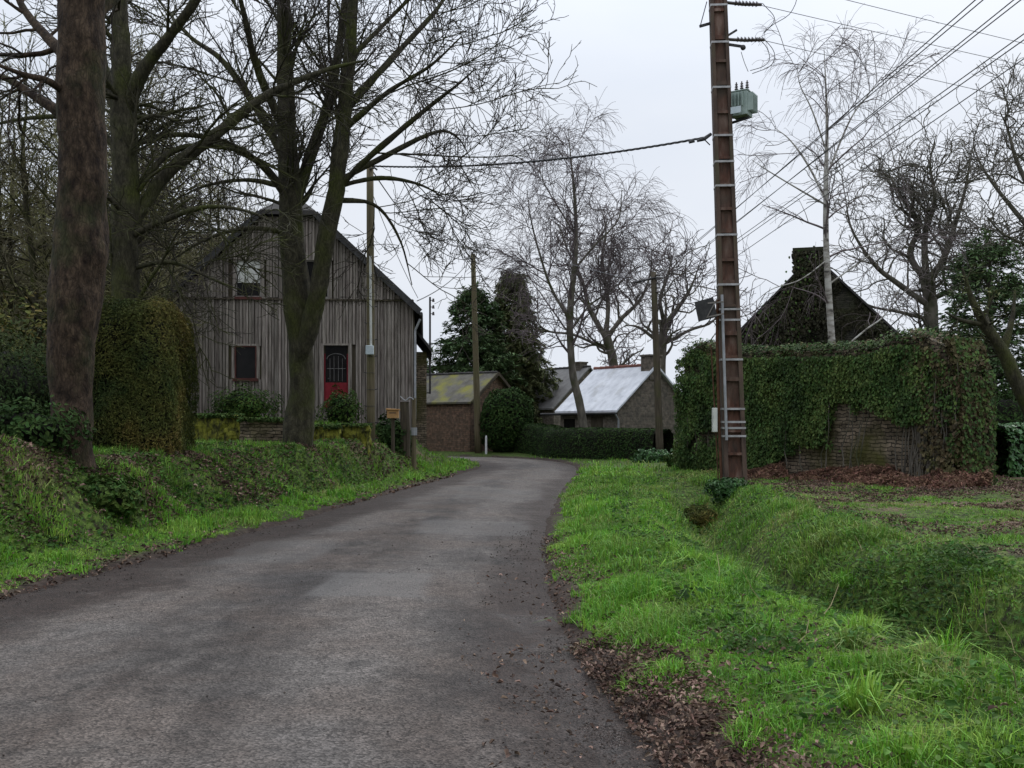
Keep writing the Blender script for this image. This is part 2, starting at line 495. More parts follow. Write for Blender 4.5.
M['moss_bright'] = pmat('moss_bright', [(.018, .018, .010), (.065, .065, .016), (.18, .18, .026), (.26, .25, .04)], 4.5, 9, .95, .04, 14, stretch=(2, 2, .8), pos=[.34, .44, .55, .7])
M['concrete_rust'] = pmat('concrete_rust', [(.025, .019, .016), (.105, .050, .034), (.21, .145, .115)], 2.4, 10, .9, .006, 22, stretch=(2.5, 2.5, .6), moss=((.07, .055, .042), .9, .45, .66))
M['concrete_grey'] = pmat('concrete_grey', [(.035, .026, .021), (.12, .080, .060)], 2.5, 10, .9, .004, 22, stretch=(2, 2, .5), moss=((.07, .07, .035), 1.1, .5, .75))
M['roof_sky_sheen'] = pmat('roof_sky_sheen', [(.46, .47, .50), (.62, .63, .66), (.74, .75, .78)], 2.4, 8, .4, .006, 16, stretch=(1, 1, .35), moss=((.26, .25, .22), 1.0, .56, .8))  # slate coloured near-white: the sky's reflection is painted into the base colour
M['roof_grey'] = pmat('roof_grey', [(.12, .115, .11), (.22, .21, .20)], 2, 7, .7, .01, 12)
M['roof_mossy'] = pmat('roof_mossy', [(.06, .055, .045), (.13, .12, .10)], 2, 7, .85, .015, 12, moss=((.17, .16, .035), .9, .45, .62))
M['stone_warm'] = stone_mat('stone_warm', (.20, .125, .085), (.12, .085, .062), (.10, .075, .058))
M['stone_grey'] = stone_mat('stone_grey', (.20, .165, .13), (.12, .105, .085), (.15, .13, .105), .3, .12)
M['stone_mossy'] = stone_mat('stone_mossy', (.22, .17, .12), (.10, .08, .055), (.03, .026, .02), .30, .085, moss=((.07, .066, .018), .9, .48, .68), bump=.035)
M['stone_black'] = stone_mat('stone_black', (.045, .04, .03), (.025, .024, .018), (.015, .014, .011), .34, .08, moss=((.03, .034, .012), .9, .45, .65))

# ------------------------------------------------------------------ road layout and terrain
ROAD_L = [(-5.6, -8), (-5.45, -2), (-5.2, 5), (-4.72, 9.4), (-4.2, 13.3), (-3.65, 17.2), (-2.80, 24.6), (-2.2, 29), (-1.75, 33), (-1.25, 37.5), (-1.45, 41), (-2.4, 43.8), (-4.2, 45.6), (-8, 46.8), (-16, 47.5), (-40, 47.5)]
ROAD_R = [(1.8, -8), (1.35, -2), (.80, 4.6), (.52, 7.2), (.43, 9.4), (.47, 13.3), (.66, 17.2), (1.25, 24.6), (1.72, 29), (2.15, 33), (2.45, 38), (2.35, 41.5), (1.75, 45), (.2, 48.6), (-3.5, 51.3), (-14, 52.6), (-40, 53)]
NS = 260
RL = smooth_path(ROAD_L, NS)
RR = smooth_path(ROAD_R, NS)
RLs, RRs = RL[::3], RR[::3]
_xy = np.argsort(RL[:, 1][:150])


def poly_dist(px, py, pl):
    a, b = pl[:-1], pl[1:]
    ab = b - a; L2 = (ab ** 2).sum(1)
    out = np.empty(len(px))
    for i in range(0, len(px), 40000):
        q = np.stack([px[i:i + 40000], py[i:i + 40000]], 1)
        t = np.clip(((q[:, None] - a) * ab).sum(2) / L2, 0, 1)
        c = a + ab * t[..., None]
        out[i:i + 40000] = np.sqrt(((q[:, None] - c) ** 2).sum(2).min(1))
    return out


def in_poly(px, py, poly):
    ins = np.zeros(len(px), bool)
    j = len(poly) - 1
    for i in range(len(poly)):
        xi, yi = poly[i]; xj, yj = poly[j]
        c = ((yi > py) != (yj > py)) & (px < (xj - xi) * (py - yi) / (yj - yi + 1e-12) + xi)
        ins ^= c
        j = i
    return ins


ROAD_POLY = np.vstack([RLs, RRs[::-1]])


def road_info(x, y):
    """signed distance to the road (negative inside), True on the left bank side"""
    x = np.asarray(x, float).ravel(); y = np.asarray(y, float).ravel()
    dl = poly_dist(x, y, RLs); dr = poly_dist(x, y, RRs)
    d = np.minimum(dl, dr)
    d = np.where(in_poly(x, y, ROAD_POLY), -d, d)
    return d, dl < dr


def height(x, y, info=None, rough=True):
    x = np.asarray(x, float).ravel(); y = np.asarray(y, float).ravel()
    d, left = info if info is not None else road_info(x, y)
    n = fbm(x, y, .9, 4) - .5
    n2 = fbm(x + 50, y, 4.0, 3) - .5
    # left side: verge, steep bank, plateau that climbs to the barn
    B = .96 - .66 * sstep(y, 27.5, 33) + .45 * (1 - sstep(y, 11.5, 14.5))
    zl = .03 + .10 * sstep(d, 0, .9) + B * sstep((d + .5 * n - .8) / (1.3 - .45 * sstep(y, 20, 25)), 0, 1)
    zl = zl + (.50 * sstep(y, 27.0, 27.5) * sstep(d, 1.5, 2.3) + .32 * sstep(y, 27, 32)) * sstep(d, 1.4, 2.6) * (1 - sstep(y, 36, 40)) + .2 * sstep(d, 4, 7) * (1 - sstep(y, 18, 24))
    zl = zl + (n * .22 + n2 * .10) * sstep(d, .4, 1.4)
    inner = sstep(y, 38, 42)
    zl = zl * (1 - inner) + (.08 + .3 * sstep(d, 1, 4)) * inner
    # right side: crowned verge, ditch, field
    near = 1 - sstep(y, 19.5, 23.5)
    dc = 2.75 + .25 * np.sin(y * .35)
    zr = .02 + .12 * sstep(d, 0, .8) + .05 * sstep(d, .8, 1.7)
    ditch = np.exp(-((d - dc) / .56) ** 2)
    zr = zr - near * (.76 + .22 * (1 - sstep(y, 9, 13))) * ditch + near * .15 * sstep(d, dc, dc + 1.1) + (1 - near) * .10 * sstep(d, 1.5, 3.5)
    zr = zr + (n * .16 + n2 * .07) * sstep(d, .2, 1.0)
    far = sstep(y, 30, 42)
    zr = zr * (1 - far) + far * (.05 + .12 * sstep(d, 0, 2) + .06 * n)
    z = np.where(left, zl, zr)
    z = z + .0 * x
    r = np.hypot(x, y)
    z = z + sstep(r, 90, 400) * 3.0
    inside = np.clip(-d, 0, 1)
    return np.where(d < 0, -.09 * sstep(-d, 0, .25) - .02 + .10 * (fbm(x, y, 2.2, 3) - .5) * (1 - sstep(-d, .05, .45)), z)


def gz(x, y):
    return float(height([x], [y])[0])


def axis(segs):
    out = [segs[0][0]]
    for a, b, s in segs:
        out += list(np.arange(a + s, b + s * .5, s))
    return np.array(out)


gx = axis([(-400, -60, 20), (-60, -16, 2), (-16, -8, .3), (-8, 8, .11), (8, 16, .3), (16, 60, 2), (60, 400, 20)])
gy = axis([(-12, -2, 1), (-2, 3, .4), (3, 24, .12), (24, 50, .25), (50, 70, 1), (70, 150, 5), (150, 900, 25)])
GX, GY = np.meshgrid(gx, gy)
ginfo = road_info(GX, GY)
GZ = height(GX, GY, ginfo)
W_, H_ = len(gx), len(gy)
gi = np.arange(W_ * H_).reshape(H_, W_)
GQ = np.stack([gi[:-1, :-1], gi[:-1, 1:], gi[1:, 1:], gi[1:, :-1]], -1).reshape(-1, 4)
d_, left_ = ginfo
xf, yf = GX.ravel(), GY.ravel()
nn = fbm(xf, yf, 1.3, 4)
mudm = 1 - sstep(d_ + (nn - .5) * .5, .05, .5)
litter = np.where(left_, 0, (1 - sstep(yf, 5.9, 6.9)) * (1 - sstep(d_ + (nn - .5) * .6, .22, .58)))
litter = np.maximum(litter, np.where(left_, 0, sstep(nn, .47, .6) * sstep(d_, 4.2, 5.2) * (yf < 26)))
litter = np.maximum(litter, np.where(left_, sstep(fbm(xf, yf, .6, 3), .5, .62) * sstep(d_, 1.1, 1.6) * .8, 0))


def ground_material():
    m = bpy.data.materials.new('ground_soil')
    m.use_nodes = True
    n, l = m.node_tree.nodes, m.node_tree.links
    b = n['Principled BSDF']
    b.inputs['Roughness'].default_value = .92; b.inputs['Specular IOR Level'].default_value = .15
    tc = n.new('ShaderNodeTexCoord')

    def noise(s, d=6):
        q = n.new('ShaderNodeTexNoise'); q.inputs['Scale'].default_value = s; q.inputs['Detail'].default_value = d
        l.new(tc.outputs['Object'], q.inputs['Vector']); return q.outputs['Fac']

    def ramp(f, cols, pos):
        c = n.new('ShaderNodeValToRGB')
        e = c.color_ramp.elements
        e[0].position, e[0].color = pos[0], (*cols[0], 1); e[1].position, e[1].color = pos[-1], (*cols[-1], 1)
        for p, k in zip(pos[1:-1], cols[1:-1]):
            z = e.new(p); z.color = (*k, 1)
        l.new(f, c.inputs['Fac']); return c.outputs['Color']

    def mix(f, a, c):
        q = n.new('ShaderNodeMixRGB'); l.new(f, q.inputs['Fac']); l.new(a, q.inputs['Color1']); l.new(c, q.inputs['Color2']); return q.outputs['Color']

    def attr(k):
        a = n.new('ShaderNodeAttribute'); a.attribute_name = k; return a.outputs['Fac']
    turf = ramp(noise(11, 9), [(.020, .020, .010), (.045, .070, .014), (.085, .13, .024)], [.36, .5, .62])
    mud = ramp(noise(9), [(.022, .015, .012), (.055, .040, .032)], [.35, .65])
    lit = ramp(noise(14), [(.045, .028, .020), (.11, .07, .05), (.16, .11, .08)], [.35, .5, .68])
    c = mix(attr('litter'), turf, lit)
    c = mix(attr('mud'), c, mud)
    l.new(c, b.inputs['Base Color'])
    bm = n.new('ShaderNodeBump'); bm.inputs['Distance'].default_value = .04
    l.new(noise(12), bm.inputs['Height']); l.new(bm.outputs['Normal'], b.inputs['Normal'])
    return m


ground = mesh_np('ground', np.stack([xf, yf, GZ], 1), GQ, mat=ground_material(), smooth=True, attrs={'mud': mudm, 'litter': litter})
tag(ground, kind='structure')


# road sheet
def road_material():
    m = bpy.data.materials.new('worn_asphalt')
    m.use_nodes = True
    n, l = m.node_tree.nodes, m.node_tree.links
    b = n['Principled BSDF']
    tc = n.new('ShaderNodeTexCoord')

    def noise(s, d=6, st=None, r=.6):
        q = n.new('ShaderNodeTexNoise'); q.inputs['Scale'].default_value = s; q.inputs['Detail'].default_value = d; q.inputs['Roughness'].default_value = r
        if st:
            mp = n.new('ShaderNodeMapping'); mp.inputs['Scale'].default_value = st
            l.new(tc.outputs['Object'], mp.inputs['Vector']); l.new(mp.outputs['Vector'], q.inputs['Vector'])
        else:
            l.new(tc.outputs['Object'], q.inputs['Vector'])
        return q.outputs['Fac']

    def mr(f, a, b_, c, d):
        q = n.new('ShaderNodeMapRange'); l.new(f, q.inputs['Value'])
        for k, v in zip(('From Min', 'From Max', 'To Min', 'To Max'), (a, b_, c, d)):
            q.inputs[k].default_value = v
        return q.outputs['Result']

    def math_(op, a, c):
        q = n.new('ShaderNodeMath'); q.operation = op
        l.new(a, q.inputs[0])
        if isinstance(c, float): q.inputs[1].default_value = c
        else: l.new(c, q.inputs[1])
        return q.outputs[0]

    def mixc(f, a, col):
        q = n.new('ShaderNodeMixRGB'); l.new(f, q.inputs['Fac']); l.new(a, q.inputs['Color1'])
        if isinstance(col, tuple): q.inputs['Color2'].default_value = (*col, 1)
        else: l.new(col, q.inputs['Color2'])
        return q.outputs['Color']

    def attr(k):
        a = n.new('ShaderNodeAttribute'); a.attribute_name = k; return a.outputs['Fac']
    cr = n.new('ShaderNodeValToRGB')
    e = cr.color_ramp.elements
    e[0].position, e[0].color = .40, (.024, .020, .018, 1); e[1].position, e[1].color = .60, (.100, .088, .079, 1)
    l.new(noise(.75, 9, (1.5, .5, 1), .66), cr.inputs['Fac'])
    c = cr.outputs['Color']
    # aggregate: stones pale and dark
    vo = n.new('ShaderNodeTexVoronoi'); vo.inputs['Scale'].default_value = 75
    l.new(tc.outputs['Object'], vo.inputs['Vector'])
    sp = n.new('ShaderNodeSeparateColor'); l.new(vo.outputs['Color'], sp.inputs['Color'])
    val = math_('MULTIPLY', mr(sp.outputs['Red'], 0, 1, .45, 1.55), mr(noise(4.5, 9, None, .8), .3, .7, .55, 1.45))
    # dark repair patches and bleached tracks; far end paled as painted sky sheen
    c = mixc(math_('MULTIPLY', mr(noise(.55, 5, (1, .45, 1)), .50, .57, 0, 1), .65), c, (.032, .029, .029))
    c = mixc(math_('MULTIPLY', mr(noise(2.6, 6, (1, .6, 1), .7), .50, .60, 0, 1), .68), c, (.026, .022, .020))
    tr = attr('track_sheen')
    c = mixc(math_('MULTIPLY', tr, .6), c, (.135, .120, .109))
    tint = math_('MULTIPLY', mr(noise(.7, 6), .42, .60, 0, 1), .5)
    c = mixc(tint, c, (.098, .074, .060))
    # brown mud dragged onto the tarmac
    mu = attr('mud')
    mk = math_('MULTIPLY', mu, mr(noise(3.2, 8, None, .7), .24, .46, 0, 1))
    c = mixc(mk, c, (.034, .024, .020))
    # thin cracks
    vc = n.new('ShaderNodeTexVoronoi'); vc.feature = 'DISTANCE_TO_EDGE'; vc.inputs['Scale'].default_value = .9
    nz = n.new('ShaderNodeTexNoise'); nz.inputs['Scale'].default_value = 2.0; l.new(tc.outputs['Object'], nz.inputs['Vector'])
    vm = n.new('ShaderNodeVectorMath'); vm.operation = 'MULTIPLY_ADD'
    l.new(nz.outputs['Color'], vm.inputs[0]); vm.inputs[1].default_value = (.9, .9, .9); l.new(tc.outputs['Object'], vm.inputs[2])
    l.new(vm.outputs['Vector'], vc.inputs['Vector'])
    ck = math_('MULTIPLY', mr(vc.outputs['Distance'], .0, .012, .6, 0), mr(noise(.6, 3), .48, .6, 0, 1))
    c = mixc(ck, c, (.025, .024, .023))
    hs = n.new('ShaderNodeHueSaturation'); l.new(c, hs.inputs['Color']); l.new(val, hs.inputs['Value']); c = hs.outputs['Color']
    c = mixc(math_('MULTIPLY', attr('patch'), .6), c, (.130, .122, .115))
    pit = mr(noise(34, 5, None, .75), .54, .62, 0, .8)
    c = mixc(pit, c, (.022, .019, .017))
    l.new(c, b.inputs['Base Color'])
    b.inputs['Specular IOR Level'].default_value = .18
    wet = math_('MULTIPLY', mr(noise(1.1, 5), .45, .65, 0, 1), attr('wet'))
    l.new(mr(wet, 0, 1, .72, .14), b.inputs['Roughness'])
    bm = n.new('ShaderNodeBump'); bm.inputs['Distance'].default_value = .012; bm.inputs['Strength'].default_value = .9
    h = math_('ADD', vo.outputs['Distance'], math_('MULTIPLY', noise(20, 5), 1.0))
    l.new(h, bm.inputs['Height']); l.new(bm.outputs['Normal'], b.inputs['Normal'])
    return m


nu, nv = 72, 700
A_ = smooth_path(ROAD_L, nv); B_ = smooth_path(ROAD_R, nv)
U = np.linspace(-.045, 1.045, nu)
RP = A_[:, None] * (1 - U)[None, :, None] + B_[:, None] * U[None, :, None]
rx, ry = RP[..., 0].ravel(), RP[..., 1].ravel()
rd, rleft = road_info(rx, ry)
ein = np.clip(-rd, -1, 5)
rz = .035 * sstep(ein, 0, 2.2) + .02 * (fbm(rx, ry, .8, 3) - .5) + .012 * (fbm(rx, ry, 6, 2) - .5) - .03 * (1 - sstep(ein, -.25, .35))
rut = np.where(rleft, 0, np.exp(-((ein - .35) / .22) ** 2)) * (ry < 12)
rz -= .03 * rut
jit = fbm(rx, ry, 1.2, 4) - .5
mud_a = np.where(rleft, 1 - sstep(ein + jit * 1.3, .55, 1.5), 1 - sstep(ein + jit * .9, .12, .8)) * (1 - .35 * sstep(ry, 20, 34))
mud_a = np.maximum(mud_a, 1.15 * np.exp(-((rx - .18) / .42) ** 2 - ((ry - 6.8) / 1.6) ** 2))
Uf = np.broadcast_to(U[None], (nv, nu)).ravel()
track_sheen = np.exp(-((Uf - .30) / .10) ** 2) + np.exp(-((Uf - .70) / .10) ** 2) + .4 * sstep(ry, 14, 34)  # wheel tracks, plus far paleness painting the grazing sky reflection
track_sheen = np.clip(track_sheen * (.5 + fbm(rx, ry * .4, .8, 3)), 0, 1)
mud_a = np.clip(mud_a * 1.25, 0, 1)
wet_a = np.clip(rut * 1.3 * (ry < 8.5) + .12 * mud_a, 0, 1)
patch_a = np.zeros(len(rx))
for (cx_, cy_, hx_, hy_, k_) in [(-1.35, 9.9, .55, .75, 1.0), (-.6, 15.5, .9, 1.1, .7), (-2.9, 12.5, .6, 1.2, .5), (-.3, 23, 1.0, 2.0, .6)]:
    q_ = np.maximum(np.abs(rx - cx_) / hx_, np.abs(ry - cy_) / hy_) + .35 * (fbm(rx, ry, 1.8, 3) - .5)
    patch_a = np.maximum(patch_a, k_ * (1 - sstep(q_, .85, 1.05)))
ri = np.arange(nu * nv).reshape(nv, nu)
RQ = np.stack([ri[:-1, :-1], ri[:-1, 1:], ri[1:, 1:], ri[1:, :-1]], -1).reshape(-1, 4)
road = mesh_np('road', np.stack([rx, ry, rz], 1), RQ, mat=road_material(), smooth=True, attrs={'mud': mud_a, 'track_sheen': track_sheen, 'wet': wet_a, 'patch': patch_a})
tag(road, kind='structure')


# ------------------------------------------------------------------ scatter: blades and leaves
def blades(pts, h, w, lean=.5, r=rng):
    n = len(pts)
    az = r.uniform(0, 2 * math.pi, n)
    ld = np.stack([np.cos(az), np.sin(az), np.zeros(n)], 1)
    sa = az + math.pi / 2 + r.normal(0, .5, n)
    sd = np.stack([np.cos(sa), np.sin(sa), np.zeros(n)], 1)
    k = (np.abs(r.normal(0, lean, n)) * h)[:, None]
    up = np.array([0, 0, 1.0])
    h_ = h[:, None]; w_ = w[:, None]
    b0 = pts - sd * w_ / 2; b1 = pts + sd * w_ / 2
    mid = pts + up * h_ * .6 + ld * k * .35
    m0 = mid - sd * w_ * .36; m1 = mid + sd * w_ * .36
    tip = pts + up * h_ * np.maximum(.35, 1 - .35 * (k / h_)) + ld * k
    V = np.stack([b0, b1, m1, m0, tip], 1).reshape(-1, 3)
    i = np.arange(n)[:, None] * 5
    return V, i + np.array([[0, 1, 2, 3]]), i + np.array([[3, 2, 4]])


def leaves(pts, nrm, size, aspect=.6, fold=.15, tipdir=None, r=rng):
    n = len(pts)
    nrm = norm(nrm + r.normal(0, .35, (n, 3)))
    t = r.normal(0, 1, (n, 3)) if tipdir is None else tipdir + r.normal(0, .35, (n, 3))
    t = norm(t - nrm * (t * nrm).sum(1, keepdims=True))
    s = np.cross(nrm, t)
    L = size[:, None]
    b = pts - t * L * .5
    tip = pts + t * L * .5 - nrm * L * fold * .5
    e0 = pts - t * L * .08 + s * L * aspect * .5 + nrm * L * fold
    e1 = pts - t * L * .08 - s * L * aspect * .5 + nrm * L * fold
    if aspect >= .45:      # oval, folded along the midrib
        f0 = pts + t * L * .27 + s * L * aspect * .36 + nrm * L * fold * r.uniform(-.4, 1.2, (n, 1))
        f1 = pts + t * L * .27 - s * L * aspect * .36 + nrm * L * fold * r.uniform(-.4, 1.2, (n, 1))
        e0 = e0 - t * L * .14; e1 = e1 - t * L * .14
        V = np.stack([b, e0, f0, tip, f1, e1], 1).reshape(-1, 3)
        i = np.arange(n)[:, None] * 6
        return V, np.concatenate([i + np.array([[0, 1, 2, 3]]), i + np.array([[0, 3, 4, 5]])])
    V = np.stack([b, e0, tip, e1], 1).reshape(-1, 3)
    i = np.arange(n)[:, None] * 4
    return V, i + np.array([[0, 1, 2, 3]])


def scatter(n, x0, x1, y0, y1):
    return rng.uniform(x0, x1, n), rng.uniform(y0, y1, n)


def ground_pts(x, y):
    info = road_info(x, y)
    return np.stack([x, y, height(x, y, info)], 1), info[0], info[1]


def band(x0, x1, y0, y1, dens):
    n = int((x1 - x0) * (y1 - y0) * dens)
    return scatter(n, x0, x1, y0, y1)


# grass: bright blades on both verges, longer tussocks, duller blades in the field and ditch
VG, QG, TG, off = [], [], [], 0
VD, QD, TD, offd = [], [], [], 0
for (x0, x1, y0, y1, dens, wd) in [(.3, 5.5, 3.2, 6.5, 5200, .0065), (.2, 6.5, 6.5, 10, 3400, .008), (.2, 8.5, 10, 16, 1900, .011), (.2, 12, 16, 27, 850, .017), (.8, 14, 27, 50, 230, .03),
                                  (-8.5, -4.4, 7, 12, 1700, .010), (-8, -3.4, 12, 19, 1200, .013), (-9, -1.6, 19, 33, 600, .02), (-6, -1, 33, 46, 170, .03)]:
    x, y = band(x0, x1, y0, y1, dens)
    p, d, lf = ground_pts(x, y)
    n1 = fbm(x, y, 1.1, 4); n0 = fbm(x + 30, y + 9, .45, 3)
    big = fbm(x + 5, y - 7, 2.2, 3)
    edge = .04 + .45 * (n1 - .40) + .40 * (fbm(x + 9, y, 3.2, 3) - .5)
    ok = d > edge
    # bare litter corner by the near right verge
    ok &= ~((~lf) & (y < 6.9) & (d < .36 + (n1 - .5) * .9 - .35 * sstep(y, 5.4, 6.6)))
    thin = np.where(lf, np.where(d < 1.0, 1.0, np.where(n0 > .46, 1.0, .50)), np.where(d < 2.35, 1.0, np.where(d < 2.95, .40, 1.0) * np.where(d < 3.7, np.where(y > 10.5, .95, .40), .85)))
    fieldbare = (~lf) & (d > 4) & (n1 > .52)
    thin = np.where(fieldbare, thin * .12, thin)
    near_wall = (~lf) & (x + .42 * y > 17.2)
    thin = np.where(near_wall, thin * .1, thin)
    ok &= rng.random(len(x)) < thin
    dull = np.where(lf, (d > 1.2) & (rng.random(len(x)) < .38), (d > 2.3) & (rng.random(len(x)) < .6)) | (rng.random(len(x)) < .12 + .5 * (fbm(x + 3, y, .7, 4) > .56))
    h = rng.uniform(.03, .10, len(x)) * (.55 + 1.0 * sstep(big, .35, .7)) + .10 * sstep(big, .56, .70) * rng.random(len(x))
    h = np.where((~lf) & (d > 4.0), h * .45, h) * (.7 + .3 * sstep(d, .1, .6))
    h = h * (1 + .25 * sstep(y, 15, 40))
    w = wd * rng.uniform(.7, 1.4, len(x))
    p[:, 2] -= .01
    for sel, (Vl, Ql, Tl) in ((ok & ~dull, (VG, QG, TG)), (ok & dull, (VD, QD, TD))):
        V, Q, T = blades(p[sel], h[sel], w[sel], .85)
        o = sum(len(v) for v in Vl)
        Vl.append(V); Ql.append(Q + o); Tl.append(T + o)
tn_ = 70
tx_ = rng.uniform(.9, 4.2, tn_); ty_ = rng.uniform(4.2, 13, tn_)
tp_, td_, tl_ = ground_pts(tx_, ty_)
keep_ = (td_ > .7) & (td_ < 3.4)
for q_ in tp_[keep_]:
    k_ = rng.integers(60, 170); R_ = rng.uniform(.05, .15)
    a_ = rng.uniform(0, 6.28, k_); r_ = R_ * np.sqrt(rng.random(k_))
    bp = np.stack([q_[0] + r_ * np.cos(a_), q_[1] + r_ * np.sin(a_), np.full(k_, q_[2] - .02)], 1)
    hk = rng.uniform(.10, rng.uniform(.2, .34), k_)
    V, Q, T = blades(bp, hk, rng.uniform(.006, .013, k_), 1.1)
    tgt = (VG, QG, TG) if rng.random() < .7 else (VD, QD, TD)
    o = sum(len(v) for v in tgt[0])
    tgt[0].append(V); tgt[1].append(Q + o); tgt[2].append(T + o)
gr = mesh_np('grass', np.concatenate(VG), np.concatenate(QG), np.concatenate(TG), M['grass'], smooth=True)
tag(gr, 'bright green spring grass on both verges of the lane', 'grass', kind='stuff')
gd = mesh_np('rough_grass', np.concatenate(VD), np.concatenate(QD), np.concatenate(TD), M['grass_dull'], smooth=True)
tag(gd, 'duller rough grass in the ditch, on the bank and in the field', 'grass', kind='stuff')

# broad-leaved weeds and ground ivy
x1_, y1_ = band(1.3, 7.5, 3.5, 13, 2100); x2_, y2_ = band(1.5, 9, 13, 26, 330)
x3_, y3_ = band(-9, -4.2, 7, 19, 1300); x4_, y4_ = band(-9, -1.8, 19, 33, 650)
x = np.concatenate([x1_, x2_, x3_, x4_]); y = np.concatenate([y1_, y2_, y3_, y4_])
p, d, lf = ground_pts(x, y)
nw = fbm(x - 11, y + 4, .9, 4)
pr = np.where(lf, np.where(d < .9, .05, np.where(nw > .50, .75, .12)), np.where(d < 2.0, .08 + .4 * (nw > .56), np.where(d < 4.0, np.where(nw > .43, .85, .35), .03)))
ok = (rng.random(len(x)) < pr) & (d > .3)
ok &= ~((~lf) & (y > 10.5) & (d > 2) & (rng.random(len(x)) < .75))
p = p[ok]; nwp = nw[ok]
p[:, 2] += rng.uniform(.0, .13, len(p)) * (.5 + nwp) * np.where(p[:, 0] < -1, .45, 1.0)
V, Q = leaves(p, np.tile([0, -.25, 1.0], (len(p), 1)), (.014 + .045 * rng.random(len(p)) ** 1.5) * (1 + .022 * p[:, 1]) * np.where(p[:, 0] < -1, 1.15, 1.0), .6, .14)
tag(mesh_np('ground_ivy', V, Q, mat=M['weed']), 'low ivy and broad-leaved weeds carpeting the bank and ditch sides', 'ground cover', kind='stuff')

# dead leaves
x1_, y1_ = band(-.4, 2.6, 3.4, 7.2, 2800); x2_, y2_ = band(-.4, 2.2, 6, 14, 520); x3_, y3_ = band(3.5, 12, 9, 25, 420)
x4_, y4_ = band(-9, -4.2, 7, 19, 800); x5_, y5_ = band(-9, -1.8, 19, 33, 260)
x = np.concatenate([x1_, x2_, x3_, x4_, x5_]); y = np.concatenate([y1_, y2_, y3_, y4_, y5_])
p, d, lf = ground_pts(x, y)
nw = fbm(x, y, 1.3, 4); n0 = fbm(x, y, .6, 3)
corner = (~lf) & (y < 7.2) & (d < .44 + (nw - .5) * .9 - .45 * sstep(y, 5.4, 6.8)) & (d > -.12)
strip = (~lf) & (d < .5) & (d > -.08) & (rng.random(len(x)) < .55)
field = (~lf) & (d > 4.0) & (fbm(x, y, 1.1, 4) > .48)
bank = lf & (d > .9) & ((n0 > .42) | (rng.random(len(x)) < .22))
vl = lf & (d < .25) & (d > -.15) & (rng.random(len(x)) < .25)
scat = (d > -.9) & (d < 1.8) & (y < 11) & (~lf) & (rng.random(len(x)) < .035 * np.where(d < 0, 1.2, 1.0))
p = np.where((d < 0)[:, None], np.stack([x, y, .035 * sstep(-d, 0, 2.2) - .012], 1), p)
ok = corner | strip | scat | field | bank | vl | ((d > .2) & (rng.random(len(x)) < .03))
p = p[ok]; p[:, 2] += rng.uniform(.012, .05, len(p))
V, Q = leaves(p, np.tile([0, 0, 1.0], (len(p), 1)), (.010 + .034 * rng.random(len(p)) ** 1.6) * (1 + .03 * p[:, 1]) * np.where(p[:, 0] < -1, 1.5, 1.0), .5, .25)
tag(mesh_np('leaf_litter', V, Q, mat=M['dead_leaf']), 'pinkish brown dead leaves along the verge, bank and field', 'leaf litter', kind='stuff')

# crumbs of mud and grit pressed onto the tarmac along its edges
x1_, y1_ = band(-5.2, 1.2, 4, 16, 110); x2_, y2_ = band(-.3, 1.3, 4, 9, 500)
x = np.concatenate([x1_, x2_]); y = np.concatenate([y1_, y2_])
d, lf = road_info(x, y)
ok = (d < .2) & (rng.random(len(x)) < np.where(d > -.7, .8, .05)) & (fbm(x, y, 1.5, 3) > .46)
x, y, d = x[ok], y[ok], d[ok]
s = rng.uniform(.003, .010, len(x)) ** 1.0 * (1 + .03 * y)
ce = np.stack([x, y, .025 * sstep(-d, 0, 2) + .012 + s * .2], 1)
oc = np.array([[1, 0, 0], [-1, 0, 0], [0, 1, 0], [0, -1, 0], [0, 0, .6], [0, 0, -.6]], float)
V = (ce[:, None] + (oc[None] * rng.uniform(.6, 1.3, (len(x), 6, 1))) * s[:, None, None]).reshape(-1, 3)
tf = np.array([[0, 2, 4], [2, 1, 4], [1, 3, 4], [3, 0, 4], [2, 0, 5], [1, 2, 5], [3, 1, 5], [0, 3, 5]])
T = (np.arange(len(x))[:, None, None] * 6 + tf[None]).reshape(-1, 3)
tag(mesh_np('mud_crumbs', V, T=T, mat=M['mud']), 'dark crumbs of mud and grit on the tarmac', 'mud', kind='stuff')

# dry stems standing in the verge and ditch
x, y = scatter(150, 1.6, 6, 4.5, 18)
p, d, lf = ground_pts(x, y)
ok = (d > 1.0) & (d < 4.2)
p = p[ok]
L = rng.uniform(.12, .38, len(p)); az = rng.uniform(0, 6.28, len(p)); ln = rng.uniform(.1, 1.1, len(p))
e = p + np.stack([np.cos(az) * ln * L, np.sin(az) * ln * L, L * .8], 1)
mid = (p + e) / 2 + rng.normal(0, .03, p.shape)
V, Q = tube_np(np.stack([p, mid, e], 1), np.tile([.004, .003, .0015], (len(p), 1)), 3)
tag(mesh_np('dry_stems', V, Q, mat=M['dry_stem']), 'pale dry stems standing in the right verge and ditch', 'dry stems', kind='stuff')


# ------------------------------------------------------------------ trees
def rand_perp(t):
    v = rng.normal(0, 1, t.shape)
    v = v - t * (v * t).sum(-1, keepdims=True)
    return norm(v)


